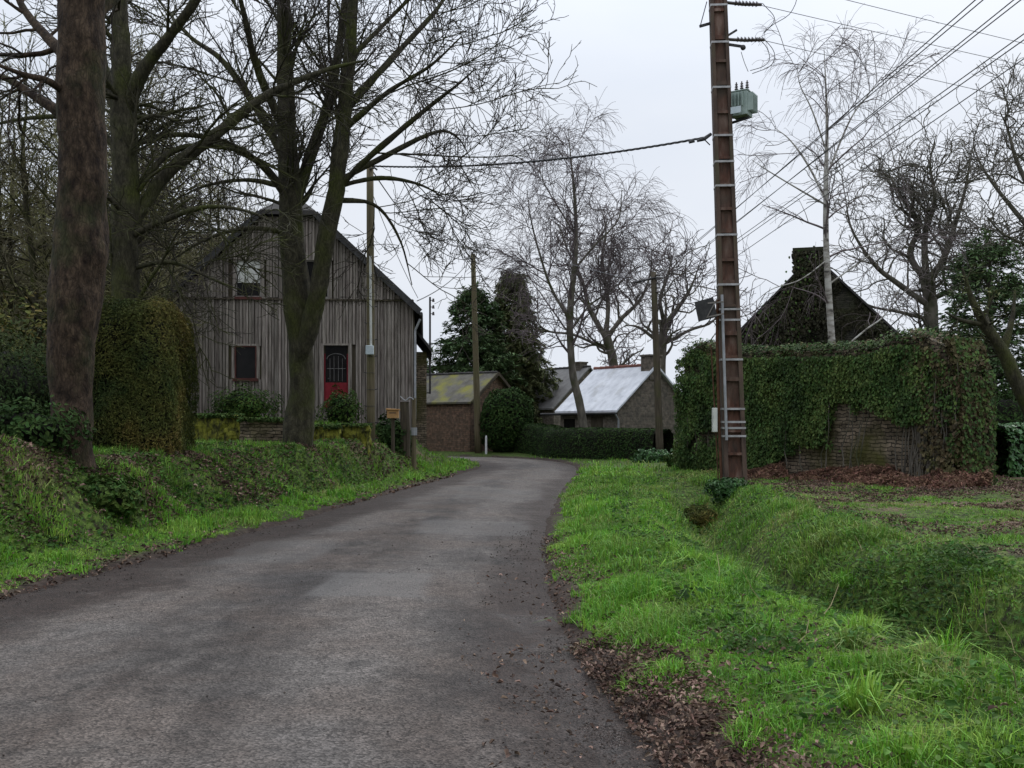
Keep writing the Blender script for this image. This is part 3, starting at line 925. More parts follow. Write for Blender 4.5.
def spawn(par, dens=None, n=None, t0=.2, t1=1., ang=(35, 65), ln=(1, 2), taper=.5, S=5, wander=.2, up=.05, rr=.55, rmin=.004, rmax=9., bias=None, flat=None):
    """children growing off parent limbs; par = (pts (N,S,3), rad (N,S))"""
    pts, rad = par
    N, K, _ = pts.shape
    plen = np.linalg.norm(np.diff(pts, axis=1), axis=2).sum(1)
    cnt = np.full(N, n) if n is not None else np.maximum(1, rng.poisson(dens * plen * (t1 - t0)))
    idx = np.repeat(np.arange(N), cnt)
    t = rng.uniform(t0, t1, len(idx))
    u = t * (K - 1); i = np.minimum(u.astype(int), K - 2); f = (u - i)[:, None]
    p0 = pts[idx, i] * (1 - f) + pts[idx, i + 1] * f
    tan = norm(pts[idx, i + 1] - pts[idx, i])
    pr = rad[idx, i] * (1 - f[:, 0]) + rad[idx, i + 1] * f[:, 0]
    a = np.radians(rng.uniform(ang[0], ang[1], len(idx)))[:, None]
    per = rand_perp(tan)
    if bias is not None:
        per = norm(per + np.array(bias)); per = norm(per - tan * (per * tan).sum(1, keepdims=True))
    if flat:
        per[:, 2] *= flat; per = norm(per)
    d = norm(np.cos(a) * tan + np.sin(a) * per)
    L = rng.uniform(ln[0], ln[1], len(idx)) * (1 - taper * t)
    r0 = np.clip(pr * rng.uniform(rr * .7, rr * 1.15, len(idx)), rmin * 1.2, rmax)
    return grow(p0, d, L, r0, S, wander, up, rmin)


def grow(p0, d, L, r0, S, wander, up, rmin):
    n = len(p0)
    pts = np.empty((n, S + 1, 3)); pts[:, 0] = p0
    step = (L / S)[:, None]
    for k in range(S):
        d = norm(d + rng.normal(0, wander, (n, 3)) + np.array([0, 0, up]))
        pts[:, k + 1] = pts[:, k] + d * step
    s = np.linspace(0, 1, S + 1)[None]
    rad = r0[:, None] * (1 - s) ** .8 + rmin * s
    return pts, np.maximum(rad, rmin * .8)


def stem(pix, Y, radii, n=14, dY=None):
    """hand-placed limb: pixels at depth Y (+dY along), radii at those points"""
    k = len(pix)
    dd = np.linspace(0, 1, k) * (dY or 0)
    pts = np.array([P(a, b, Y + q) for (a, b), q in zip(pix, dd)])
    pp = smooth_path(pts, n)
    rr = np.interp(np.linspace(0, k - 1, n), np.arange(k), radii)
    return pp, rr


def as_par(lst):
    n = max(len(p) for p, _ in lst)
    P_, R_ = [], []
    for p, r in lst:
        u = np.linspace(0, len(p) - 1, n); i = np.minimum(u.astype(int), len(p) - 2); f = u - i
        P_.append(p[i] * (1 - f[:, None]) + p[i + 1] * f[:, None]); R_.append(r[i] * (1 - f) + r[i + 1] * f)
    return np.array(P_), np.array(R_)


def ragged(V, amp, s):
    """bark swellings: push vertices by smooth noise"""
    a = fbm(V[:, 0] * s + V[:, 2] * s * .6, V[:, 1] * s - V[:, 2] * s * .5, 1.0, 3) - .5
    return a * amp


def rough_tubes(par, sides, amp=0.0, sc=3.0):
    pts, rad = par
    V, Q = tube_np(pts, rad, sides)
    if amp:
        c = np.repeat(pts.reshape(-1, 3), sides, axis=0)
        dirv = V - c
        V = c + dirv * (1 + amp * 2 * (ragged(V, 1.0, sc) + .5 * ragged(V * [1, 1, .35], 1.0, sc * 3.2))[:, None])
    return V, Q


def tree(name, label, cat, loc, stems, levels, bark, twig, group=None, limb_levels=1, amp=.25, sides=12):
    """stems: list of (pts, rad) in world coordinates; levels: spawn() settings"""
    t = thing(name, label, cat, loc, 0, group)
    off = np.array(loc)
    par = as_par(stems)
    parts_t = [rough_tubes(par, sides, amp)]
    parts_c = []
    cur = par
    allv = []
    for k, lv in enumerate(levels):
        lv = dict(lv); sd = lv.pop('sides', 4); src = lv.pop('src', None)
        base = cur if src is None else src
        cur = spawn(base, **lv)
        (parts_t if k < limb_levels else parts_c).append(tube_np(cur[0], cur[1], sd))
        allv.append(cur)
    V, Q = merge(parts_t)
    mesh_np('trunk', V - off, Q, mat=bark, parent=t, smooth=True)
    if parts_c:
        V, Q = merge(parts_c)
        mesh_np('crown', V - off, Q, mat=twig, parent=t, smooth=True)
    return t, allv, par


def base_of(st):
    return tuple(st[0][0])


# central double-stemmed tree in front of the barn
Y0 = 23.0
st = [stem([(294, 462), (297, 440), (302, 400), (301, 350), (297, 300), (293, 250), (290, 180), (286, 100), (284, 0), (280, -110), (276, -210)], Y0, [.44, .36, .29, .28, .30, .30, .26, .21, .15, .09, .04], 30),
      stem([(298, 372), (308, 335), (318, 290), (326, 240), (337, 180), (345, 100), (352, 20), (358, -90), (362, -190)], Y0 - .1, [.10, .19, .21, .20, .20, .16, .12, .07, .03], 24, -1.2),
      stem([(292, 215), (307, 165), (328, 105), (340, 40), (352, -60), (360, -160)], Y0, [.13, .14, .12, .10, .06, .02], 18, 1.6),
      stem([(337, 190), (368, 158), (425, 110), (456, 86), (474, 70)], Y0 - .6, [.075, .07, .05, .03, .012], 16, -1.5),
      stem([(340, 180), (378, 160), (435, 132), (458, 138), (470, 158)], Y0 - .5, [.07, .062, .045, .025, .01], 16, 1.5),
      stem([(293, 205), (262, 165), (215, 140), (170, 135), (120, 150)], Y0, [.11, .09, .07, .05, .02], 16, -2.),
      stem([(291, 170), (255, 105), (222, 60), (188, 35), (150, -10)], Y0, [.11, .09, .07, .05, .02], 16, 1.8),
      stem([(289, 140), (258, 70), (243, 10), (225, -60)], Y0, [.11, .09, .06, .02], 16, -2.6),
      stem([(345, 110), (395, 55), (440, 5), (470, -50)], Y0 - .8, [.09, .07, .05, .02], 16, 2.4),
      stem([(343, 130), (388, 92), (430, 66), (462, 36)], Y0 - .8, [.07, .055, .035, .012], 16, -.8),
      stem([(337, 186), (380, 178), (418, 184), (445, 198)], Y0 - .6, [.06, .05, .03, .01], 16, .6),
      stem([(349, 60), (400, 8), (450, -40)], Y0 - 1, [.06, .045, .012], 14, 1.),
      stem([(294, 190), (250, 180), (205, 186), (165, 205)], Y0, [.07, .05, .03, .01], 14, 1.2),
      stem([(335, 200), (375, 205), (400, 240), (412, 285)], Y0 - .6, [.06, .045, .03, .01], 14, 1.0),
      stem([(295, 235), (250, 228), (205, 240), (160, 268)], Y0, [.07, .05, .035, .01], 14, -1.4)]
tree('bare_tree', 'large bare tree forking low in two mossy stems in front of the wooden barn', 'tree', base_of(st[0]), st,
     [dict(src=as_par([(p_[k_:], r_[k_:]) for (p_, r_), k_ in zip(st, (16, 10) + (4,) * 13)]), dens=2.3, t0=.0, t1=1., ang=(30, 65), ln=(1.6, 3.8), taper=.45, S=9, wander=.075, up=.03, rr=.30, rmin=.010, rmax=.045, sides=5),
      dict(dens=4.2, t0=.1, t1=1., ang=(25, 60), ln=(.7, 1.9), taper=.4, S=6, wander=.14, up=.03, rr=.5, rmin=.006, sides=4),
      dict(dens=4.4, t0=.1, t1=1., ang=(25, 60), ln=(.3, .95), taper=.3, S=4, wander=.18, up=.04, rr=.6, rmin=.0065, sides=3),
      dict(dens=2.6, t0=.2, t1=1., ang=(25, 60), ln=(.12, .42), taper=.3, S=2, wander=.2, up=.05, rr=.7, rmin=.0055, sides=3)],
     M['bark_mossy'], M['twig_dark'], limb_levels=1)

# thick brown trunk at the near left
Y0 = 14.0
st = [stem([(70, 470), (71, 440), (72, 400), (72, 350), (76, 300), (81, 230), (82, 150), (81, 60), (82, -40), (84, -180), (86, -330)], Y0, [.34, .26, .27, .31, .36, .335, .32, .33, .31, .26, .2], 34),
      stem([(72, 62), (48, 38), (22, 6), (5, -40)], Y0, [.10, .07, .05, .02], 14, 1.0),
      stem([(74, 100), (50, 82), (22, 74), (-20, 58)], Y0, [.07, .05, .035, .012], 14, -1.2),
      stem([(74, 122), (40, 100), (5, 78), (-40, 70)], Y0, [.09, .065, .045, .02], 14, .8),
      stem([(88, 20), (130, -20), (190, -60), (260, -110)], Y0, [.12, .10, .07, .03], 14, 2.0),
      stem([(78, -60), (30, -110), (-30, -150)], Y0, [.12, .09, .04], 14, -2.0)]
st[0] = as_par([st[0]]); st[0] = (np.array([np.interp(np.linspace(0, 33, 120), np.arange(34), st[0][0][0][:, k_]) for k_ in range(3)]).T, np.interp(np.linspace(0, 33, 120), np.arange(34), st[0][1][0]))
tree('bare_tree', 'thick straight reddish brown tree trunk nearest the lane on the left bank', 'tree', base_of(st[0]), st,
     [dict(src=as_par(st[1:]), dens=3.0, t0=.15, t1=1., ang=(35, 65), ln=(.8, 2.4), S=7, wander=.15, up=.0, rr=.5, rmin=.006, sides=5),
      dict(dens=4.5, t0=.1, t1=1., ang=(25, 60), ln=(.4, 1.2), S=5, wander=.18, up=0., rr=.55, rmin=.004, sides=4),
      dict(dens=5., t0=.1, t1=1., ang=(25, 60), ln=(.15, .5), S=3, wander=.2, up=0., rr=.65, rmin=.003, sides=3)],
     M['bark_brown'], M['twig_dark'], limb_levels=1, amp=.15, sides=36)

# ivy-green forked tree behind it
Y0 = 19.5
st = [stem([(124, 470), (124, 400), (125, 300), (126, 200), (124, 130), (121, 60), (120, -20), (124, -150)], Y0, [.34, .28, .25, .26, .24, .18, .14, .05], 26),
      stem([(124, 120), (110, 90), (102, 55), (96, 0), (88, -80)], Y0, [.13, .12, .09, .07, .03], 16, 1.0),
      stem([(128, 110), (143, 70), (168, 38), (196, 0), (230, -60)], Y0, [.13, .13, .11, .09, .04], 16, -1.2),
      stem([(128, 232), (165, 176), (214, 136), (262, 98), (320, 72), (366, 60)], Y0, [.12, .13, .12, .09, .06, .02], 20, 1.6),
      stem([(128, 238), (160, 222), (205, 207), (250, 212), (290, 232)], Y0, [.07, .06, .045, .03, .01], 16, -1.6),
      stem([(127, 200), (175, 150), (235, 150), (290, 175)], Y0, [.08, .06, .04, .012], 16, 2.0),
      stem([(122, 150), (80, 120), (30, 118), (-30, 130)], Y0, [.08, .06, .04, .012], 16, 1.0),
      stem([(127, 270), (170, 262), (215, 280), (245, 292)], Y0, [.05, .04, .025, .008], 14, -.8)]
tree('bare_tree', 'greenish forked tree with long mossy boughs reaching over the barn roof', 'tree', base_of(st[0]), st,
     [dict(dens=2.6, t0=.25, t1=1., ang=(35, 70), ln=(1.2, 3.4), S=7, wander=.13, up=-.02, rr=.38, rmin=.008, rmax=.05, sides=5),
      dict(dens=4.8, t0=.1, t1=1., ang=(25, 60), ln=(.5, 1.5), S=5, wander=.16, up=-.02, rr=.5, rmin=.0065, sides=4),
      dict(dens=6., t0=.1, t1=1., ang=(25, 60), ln=(.2, .7), S=3, wander=.2, up=0., rr=.65, rmin=.005, sides=3)],
     M['bark_mossy'], M['twig_mossy'], limb_levels=1)

# slender woodland behind the barn: four originals, then copies
def vertical_stem(x, y, h, r, wob=.3, n=12, z=None, lean=(0, 0)):
    z0 = gz(x, y) - .15 if z is None else z
    t = np.linspace(0, 1, n)
    px = x + lean[0] * t + np.cumsum(rng.normal(0, wob / n, n)); py = y + lean[1] * t + np.cumsum(rng.normal(0, wob / n, n))
    return np.stack([px, py, z0 + h * t], 1), r * (1 - t) ** .7 + .012


def copy_tree(o, loc, rz, s, label=None):
    c = o.copy(); COL.objects.link(c)
    c.location = loc; c.rotation_euler = (0, 0, rz); c.scale = (s, s, s)
    if label: c['label'] = label
    for ch in o.children:
        k = ch.copy(); COL.objects.link(k); k.parent = c
    return c


WOODS = 'slender woodland trees behind the barn'
wl_lab = 'slender bare moss-green woodland tree in the thicket behind the barn and left bank'
protos = []
wood_spots = []
for k in range(84):
    px = rng.uniform(-60, 262); Y = rng.uniform(30, 68)
    if px > 150: Y = rng.uniform(47, 70)
    wood_spots.append((px, Y))
for k in range(4):
    px, Y = wood_spots[k]
    x = (px - 512) / F * Y
    s0 = vertical_stem(x, Y, rng.uniform(12, 14), rng.uniform(.12, .17), .8, 14)
    t, _, _ = tree('woodland_tree', wl_lab, 'tree', base_of(s0), [s0],
                   [dict(dens=4.2, t0=.08, t1=.98, ang=(35, 75), ln=(2.0, 4.6), taper=.5, S=6, wander=.14, up=.03, rr=.4, rmin=.012, rmax=.05, sides=4),
                    dict(dens=3.6, t0=.1, t1=1., ang=(25, 60), ln=(.8, 2.0), S=4, wander=.18, up=.0, rr=.5, rmin=.011, sides=3),
                    dict(dens=4.6, t0=.1, t1=1., ang=(25, 60), ln=(.3, 1.1), S=2, wander=.2, up=.0, rr=.6, rmin=.009, sides=3)],
                   M['bark_mossy'], M['twig_thicket'], WOODS)
    protos.append(t)
for k in range(4, len(wood_spots)):
    px, Y = wood_spots[k]
    x = (px - 512) / F * Y
    copy_tree(protos[k % 4], (x, Y, gz(x, Y) - .1), rng.uniform(0, 6.28), rng.uniform(.8, 1.08))


def bush_points(n, c, rad, bumps=.25, shell=.35, box=1.0, seed=0):
    """points in the outer shell of a lumpy (super)ellipsoid and their outward normals"""
    v = norm(rng.normal(0, 1, (n, 3)))
    if box > 1:
        m = (np.abs(v) ** (2 * box)).sum(1) ** (1 / (2 * box)); u = v / m[:, None]
    else:
        u = v
    lump = 1 + bumps * 2 * (fbm(v[:, 0] * 2 + seed, v[:, 1] * 2 + v[:, 2] * 2.3 - seed, 1.3, 3) - .5)
    k = lump * (1 - shell * rng.random(n) ** 2)
    return np.array(c) + u * k[:, None] * np.array(rad), v


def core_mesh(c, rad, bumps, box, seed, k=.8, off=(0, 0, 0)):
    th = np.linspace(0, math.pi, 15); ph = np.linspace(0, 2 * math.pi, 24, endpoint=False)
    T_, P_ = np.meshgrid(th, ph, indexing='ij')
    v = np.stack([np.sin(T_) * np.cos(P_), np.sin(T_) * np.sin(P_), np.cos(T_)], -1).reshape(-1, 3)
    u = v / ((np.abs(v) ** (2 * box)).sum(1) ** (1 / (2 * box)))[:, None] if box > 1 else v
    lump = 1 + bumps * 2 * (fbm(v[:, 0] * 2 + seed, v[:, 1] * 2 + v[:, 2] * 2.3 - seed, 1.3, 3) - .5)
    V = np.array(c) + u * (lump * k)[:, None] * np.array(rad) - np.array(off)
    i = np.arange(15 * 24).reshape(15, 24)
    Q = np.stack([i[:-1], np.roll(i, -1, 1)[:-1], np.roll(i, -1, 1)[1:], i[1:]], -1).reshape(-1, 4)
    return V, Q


def bush(name, label, cat, c, rad, n, size, mat, bumps=.25, shell=.35, box=1.0, aspect=.6, tip=None, group=None, core=True, zmin=None, ck=None):
    ck = ck or (.80 if box > 1 else .55)
    seed = rng.uniform(0, 50)
    loc = (c[0], c[1], c[2] - rad[2])
    t = thing(name, label, cat, loc, 0, group)
    p, v = bush_points(n, c, rad, bumps, shell, box, seed)
    V, Q = leaves(p, v + np.array([0, 0, .3]), rng.uniform(size * .6, size * 1.4, n), aspect, .12, tip)
    mesh_np('foliage', V - np.array(loc), Q, mat=mat, parent=t)
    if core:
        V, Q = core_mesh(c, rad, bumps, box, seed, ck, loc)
        mesh_np('shade_core', V, Q, mat=M['hedge_core'], parent=t, smooth=True)  # solid dark core added to block light and stand in for inner shade
    return t


# leafy evergreen scrub below the woodland
for (px, py, Y, rx_, ry_, rz_, lab) in [
        (-30, 400, 16.5, 1.4, 1.1, 1.35, 'dark evergreen shrub at the left edge of the bank'),
        (20, 408, 18.5, 1.5, 1.2, 1.5, 'dark evergreen shrub just behind the thick brown trunk'),
        ]:
    c = P(px, py, Y)
    bush('evergreen_shrub', lab, 'shrub', c, (rx_, ry_, rz_), 14000, .085, M['evergreen_dark'], .55, .6, 1.0, .28, np.array([0, 0, -.5]))
scr_p, scr_v = [], []
for k in range(26):
    px = rng.uniform(-80, 240); Y = rng.uniform(40, 56)
    if px < 60: Y = rng.uniform(24, 40)
    x = (px - 512) / F * Y
    p_, v_ = bush_points(1500, (x, Y, gz(x, Y) + rng.uniform(.8, 2.0)), (rng.uniform(1.5, 2.6), 1.5, rng.uniform(1.5, 3.2)), .5, .6, 1.0, k)
    scr_p.append(p_); scr_v.append(v_)
scr_p = np.concatenate(scr_p); scr_v = np.concatenate(scr_v)
V, Q = leaves(scr_p, scr_v, rng.uniform(.10, .26, len(scr_p)), .5, .12)
tag(mesh_np('undergrowth', V, Q, mat=M['hedge_brown']), 'dark tangled undergrowth beneath the woodland behind the barn', 'undergrowth', kind='stuff')

# clipped brown-green conifer hedge on the bank
hc = (P(132, 390, 17.2) + np.array([0, .3, 0]))
bush('conifer_hedge', 'tall clipped brown-green conifer hedge beside the thick trunk', 'hedge', hc, (.84, .9, 1.5), 80000, .062, M['hedge_brown'], .17, .26, 3.0, .3, None)

for (px, py, Y, rr_, lab) in [(22, 440, 13.4, (.75, .5, .42), 'sprawling dark bramble at the left edge in front of the brown trunk'), (108, 452, 13.6, (.42, .4, .26), 'low ivy clump on the bank at the foot of the brown trunk')]:
    c = P(px, py, Y); c[2] = gz(c[0], Y) + rr_[2] * .55
    bush('bramble', lab, 'bramble', c, rr_, 2600, .075, M['shrub'] if px > 60 else M['hedge_green'], .7, .75, 1.0, .5)

# two small shrubs in front of the barn
c = P(243, 407, 29.5)
bush('shrub', 'low rounded green shrub below the left barn windows', 'shrub', c, (.95, .7, .55), 4600, .075, M['shrub'], .6, .6, 1.0, .5)
c = P(341, 409, 29)
bush('shrub', 'taller leggy green shrub in front of the red door', 'shrub', c, (.62, .5, .62), 2600, .08, M['shrub'], .75, .7, 1.0, .45)

# mossy garden wall blocks
for (xa, xb, ya, yb, Y, lab) in [(176, 240, 417, 446, 26.4, 'long mossy stretch of low garden wall left of the forked tree'),
                                 (240, 292, 421, 452, 26.0, 'brown broken stretch of low wall just left of the forked tree'),
                                 (313, 339, 428, 452, 26.6, 'bright yellow-green mossy wall block just right of the forked tree'),
                                 (344, 368, 427, 441, 27.0, 'mossy wall block below the thin wooden pole')]:
    a = P(xa, yb, Y); b = P(xb, ya, Y)
    t = thing('mossy_wall', lab, 'garden wall', (a[0], Y, a[2] - .5))
    n1 = 14
    xs = np.linspace(0, b[0] - a[0], n1); zs = np.linspace(0, b[2] - a[2] + .5, 9)
    mb = MB()
    mb.box(0, b[0] - a[0], 0, .45, 0, b[2] - a[2] + .5)
    o = mb.build('wall_body', M['moss_bright'] if 'brown' not in lab else M['stone_mossy'], t)
    sub = o.modifiers.new('sub', 'SUBSURF'); sub.subdivision_type = 'SIMPLE'; sub.levels = 4; sub.render_levels = 4
    tx = bpy.data.textures.new('lump', 'CLOUDS'); tx.noise_scale = .3
    dm = o.modifiers.new('lump', 'DISPLACE'); dm.texture = tx; dm.strength = .28; dm.texture_coords = 'GLOBAL'
    n_ = int(900 * (b[0] - a[0]))
    lp = np.stack([rng.uniform(-.05, b[0] - a[0] + .05, n_), rng.uniform(-.1, .45, n_), b[2] - a[2] + .5 + rng.uniform(-.03, .09, n_)], 1)
    V, Q = leaves(lp, np.tile([0, -.3, 1.], (n_, 1)), rng.uniform(.04, .11, n_), .6)
    mesh_np('moss_tuft', V, Q, mat=M['shrub'], parent=t)

# ------------------------------------------------------------------ wooden barn
BX, BY = -3.23, 33.0           # front right corner
BZ = 1.9
rz = R(5.0)
barn = thing('wooden_barn', 'weathered grey board-clad barn with a red door on the left bank', 'barn', (BX, BY, BZ), rz)
BW, BL = 8.15, 11.0            # width runs to -x, length to +y (local)
EZ = 5.45 - BZ
slope = .93
HIPZ = 8.42 - BZ
xc = -BW / 2
hipw = (EZ + slope * BW / 2 - HIPZ) / slope
body = MB()
prof = [(0, 0, -1.7), (0, 0, EZ), (xc + hipw, 0, HIPZ), (xc - hipw, 0, HIPZ), (-BW, 0, EZ), (-BW, 0, -1.7)]
body.prism(prof[::-1], (0, .06, 0), (0, BL, 0))
body.build('wall', M['old_wood'], barn)


def cladding(x0, x1, zlo, zhi_f, openings, step, y, w, th, seed):
    """boards as separate upright planks, cut round the openings"""
    r = np.random.default_rng(seed)
    mb = MB()
    x = x0
    while x < x1 - .02:
        bw = min(step * r.uniform(.85, 1.15), x1 - x)
        xm = x + bw / 2
        lo = zlo + r.uniform(-.02, .03)
        hi = zhi_f(xm)
        cuts = sorted([(a, b) for (xa, xb, a, b) in openings if xa - bw * .5 < xm < xb + bw * .5])
        segs, c = [], lo
        for a, b in cuts:
            if a > c: segs.append((c, a))
            c = max(c, b)
        if hi > c: segs.append((c, hi))
        dy = r.uniform(0, .008)
        for a, b in segs:
            if b - a > .03:
                mb.box(x + .004, x + bw * .62 - .02, y - th - dy, y, a, b)
                mb.box(x + bw * .62, x + bw - .015, y - th - .05 - dy, y, a, b)
        x += bw
    return mb


def lx(px, Y=33.0):
    """barn-local x of a pixel column on the front"""
    return ((px - 512) / F * Y - BX) / math.cos(rz)


def lz(py, Y=33.0):
    return CAMZ + (HOR - py) / F * Y - BZ


ops = {'up_left': (lx(240), lx(264.5), lz(299), lz(262)), 'low_left': (lx(239), lx(260), lz(380), lz(347)),
       'up_right': (lx(305), lx(330), lz(299), lz(262)), 'door': (lx(324), lx(350.5), lz(408), lz(345))}
opl = list(ops.values())
zb = lz(300)
cladding(-BW + .02, -.02, -.45, lambda x: zb + .02, opl, .215, .05, .215, .03, 1).build('lower_boards', M['weathered_wood'], barn)
cladding(-BW + .03, -.03, zb, lambda x: min(EZ + slope * (x + BW), EZ - slope * x, HIPZ) - .05, opl, .20, -.02, .2, .03, 2).build('upper_boards', M['weathered_wood'], barn)
MB().box(-BW + .01, -.01, -.075, .045, zb - .05, zb - .003).build('drip_shade_strip', M['old_wood'], barn)  # drip board in dark wood, painting the shade line under the overlap


def window(nm, key, frame_mat, dep=.10):
    x0, x1, z0, z1 = ops[key]
    f = MB()
    t = .038
    f.box(x0, x0 + t, -.03, dep, z0, z1); f.box(x1 - t, x1, -.03, dep, z0, z1)
    f.box(x0 + t, x1 - t, -.03, dep, z1 - t, z1); f.box(x0 - .03, x1 + .03, -.055, dep, z0 - .05, z0 + t)
    tr = MB()
    tr.box(x0 - .10, x0 + .003, -.012, .05, z0 - .06, z1 + .06); tr.box(x1 - .003, x1 + .10, -.012, .05, z0 - .06, z1 + .06)
    tr.box(x0 + .003, x1 - .003, -.045, .05, z1 + .002, z1 + .06)
    tr.build('window_trim', M['weathered_wood'], barn)
    return f.build(nm, frame_mat, barn), x0 + t, x1 - t, z0 + t, z1 - t


w, a, b, c, d = window('window', 'up_left', M['frame_grey'])
MB().box(a, b, .04, .055, c, d).build('pane', M['glass_dark'], w)
MB().box(a - .06, b + .06, -.085, -.058, c - .12, c - .03).build('sill', M['red_brown'], w)
MB().box(a + .01, b - .01, .018, .034, c + (d - c) * .38, d).build('blind', M['blind'], w)['label'] = 'white roller blind half drawn'
w, a, b, c, d = window('window', 'low_left', M['red_brown'])
MB().box(a, b, .04, .055, c, d).build('pane', M['glass_dark'], w)
MB().box(a - .1, b + .1, -.09, -.055, c - .10, c - .01).build('sill', M['red_brown'], w)
w, a, b, c, d = window('window', 'up_right', M['frame_grey'])
MB().box(a, b, .04, .055, c, d).build('pane', M['glass_dark'], w)
x0, x1, z0, z1 = ops['door']
dr = MB()
dr.box(x0 + .05, x1 - .05, .02, .07, z0, z0 + (z1 - z0) * .40)
for k in range(2):
    xa = x0 + .11 + k * (x1 - x0 - .17) / 2
    dr.box(xa, xa + (x1 - x0 - .3) / 2, .005, .025, z0 + .25, z0 + (z1 - z0) * .36)
dr.box(x0 + .05, x0 + .09, .02, .07, z0 + (z1 - z0) * .40, z1 - .3)
dr.box(x1 - .09, x1 - .05, .02, .07, z0 + (z1 - z0) * .40, z1 - .3)
door = dr.build('door', M['red_paint'], barn)
MB().box(x0 + .09, x1 - .09, .045, .06, z0 + (z1 - z0) * .40, z1 - .05).build('pane', M['glass_dark'], door)
ir = MB()
cx = (x0 + x1) / 2
for q in (-.2, -.07, .07, .2):
    ir.tube([(cx + q, .035, z0 + (z1 - z0) * .42), (cx + q, .035, z0 + (z1 - z0) * (.84 - abs(q) * .3))], .005, 5)
ir.tube([(cx - .3, .035, z0 + (z1 - z0) * .62), (cx + .3, .035, z0 + (z1 - z0) * .62)], .006, 5)
th = np.linspace(0, math.pi, 12)
ir.tube(np.stack([cx + .30 * np.cos(th), np.full(12, .035), z0 + (z1 - z0) * .77 + .18 * np.sin(th)], 1), .007, 5)
ir.build('iron_grille', M['white_iron'], door)
MB().sphere((x0 + .2, -.02, z0 + .95), .03).build('handle', M['dark_metal'], door)
fr = MB(); t = .06
fr.box(x0 - .07, x0 + .04, -.04, .09, z0, z1 + .03); fr.box(x1 - .04, x1 + .07, -.05, .09, z0, z1 + .03); fr.box(x0 + .04, x1 - .04, -.05, .09, z1 - .03, z1 + .03)
fr.build('door_frame', M['weathered_wood'], barn)

# roof: two slopes with thickness, small half hip at the front
rf = MB()
ov, th_ = .20, .14
for s in (0, 1):
    f = (lambda x: x) if s == 0 else (lambda x: -BW - x)
    xe = f(ov); ze = EZ - slope * ov
    ridge_z = EZ + slope * BW / 2
    q = [(xe, -.28, ze), (f(xc + hipw), -.28, HIPZ), (f(xc), 1.0, ridge_z), (f(xc), BL + .3, ridge_z), (xe, BL + .3, ze)]
    vs = q + [(a, b, c + th_) for (a, b, c) in q]
    fs = [(0, 1, 2, 3, 4)[::-1], (5, 6, 7, 8, 9)] + [(i, (i + 1) % 5, 5 + (i + 1) % 5, 5 + i) for i in range(5)]
    rf.add(vs, fs)
q = [(xc + hipw, -.28, HIPZ), (xc - hipw, -.28, HIPZ), (xc, 1.0, EZ + slope * BW / 2)]
rf.add(q + [(a, b, c + th_ + .003) for a, b, c in q], [(2, 1, 0), (3, 4, 5), (0, 1, 4, 3), (1, 2, 5, 4), (2, 0, 3, 5)])
roof = rf.build('roof', M['slate_dark'], barn)
vb = MB()
for s in (0, 1):
    f = (lambda x: x) if s == 0 else (lambda x: -BW - x)
    vb.bar((f(ov), -.30, EZ - slope * ov + .04), (f(xc + hipw), -.30, HIPZ + .04), .03, .2, (0, 0, 1))
vb.build('barge_board', M['dark_metal'], roof)
gt = MB()
gt.tube([(ov + .03, -.3, EZ - slope * ov - .02), (ov + .03, BL + .2, EZ - slope * ov - .06)], .06, 8)
gt.build('gutter', M['dark_metal'], barn)
MB().tube([(ov, -.18, EZ - .38), (.03, -.10, EZ - .75), (.03, -.10, -.05), (.03, -.10, -.1)], .04, 8).build('downpipe', M['zinc'], barn)
# lower lean-to at the back right
lt = MB()
lt.box(.02, .42, 5.3, 10.5, -1.7, 2.5)
lt.build('lean_to', M['stone_mossy'], barn)
lr = MB()
q = [(-.05, 5.0, 3.3), (.62, 5.0, 2.45), (.62, 10.8, 2.45), (-.05, 10.8, 3.3)]
lr.add(q + [(a, b, c + .16) for a, b, c in q], [(3, 2, 1, 0), (4, 5, 6, 7), (0, 1, 5, 4), (1, 2, 6, 5), (2, 3, 7, 6), (3, 0, 4, 7)])
lr.build('lean_to_roof', M['slate_dark'], barn)

# ------------------------------------------------------------------ gate posts, letter box, retaining corner
p0 = P(407, 468, 31.0)
gp = thing('gate_post', 'broad weathered wooden gate post at the end of the bank', 'post', (p0[0] - .07, 31.0, gz(p0[0] - .07, 31) - .2))
hh = P(0, 402, 31.0)[2] - gp.location[2]
mb = MB()
mb.tube([(0, 0, 0), (.02, 0, hh * .5), (-.01, 0, hh)], [.17, .155, .14], 9)
mb.build('post_body', M['old_wood'], gp)
MB().box(-.17, .15, -.13, .13, hh, hh + .05).build('cap', M['frame_grey'], gp)
p1 = P(414, 466, 30.6)
gp2 = thing('gate_post', 'thinner pale post with a metal sleeve beside the broad gate post', 'post', (p1[0], 30.6, gz(p1[0], 30.6) - .2))
hh = P(0, 398, 30.6)[2] - gp2.location[2]
MB().tube([(0, 0, 0), (0, 0, hh)], [.075, .06], 8).build('post_body', M['pole_wood'], gp2)
MB().tube([(0, 0, hh * .52), (0, 0, hh * .62)], .10, 10).build('sleeve', M['zinc'], gp2)
ln_ = MB()
ln_.tube(smooth_path([(0, -.08, hh - .05), (-.12, -.1, hh + .02), (-.25, -.1, hh - .08), (-.42, -.08, hh + .05)], 10), .018, 6)
ln_.build('chain', M['zinc'], gp2)
pb = P(393, 414, 30.4)
lb = thing('letter_box', 'small tan wooden letter box on a dark post left of the gate', 'letter box', (pb[0], 30.4, gz(pb[0], 30.4) - .1))
hz = pb[2] - lb.location[2]
lbm = MB()
lbm.box(-.17, .17, -.13, .13, hz - .13, hz + .11)
lbm.prism([(-.2, 0, hz + .11), (.2, 0, hz + .11), (.2, 0, hz + .15), (-.2, 0, hz + .17)], (0, -.16, 0), (0, .16, 0))
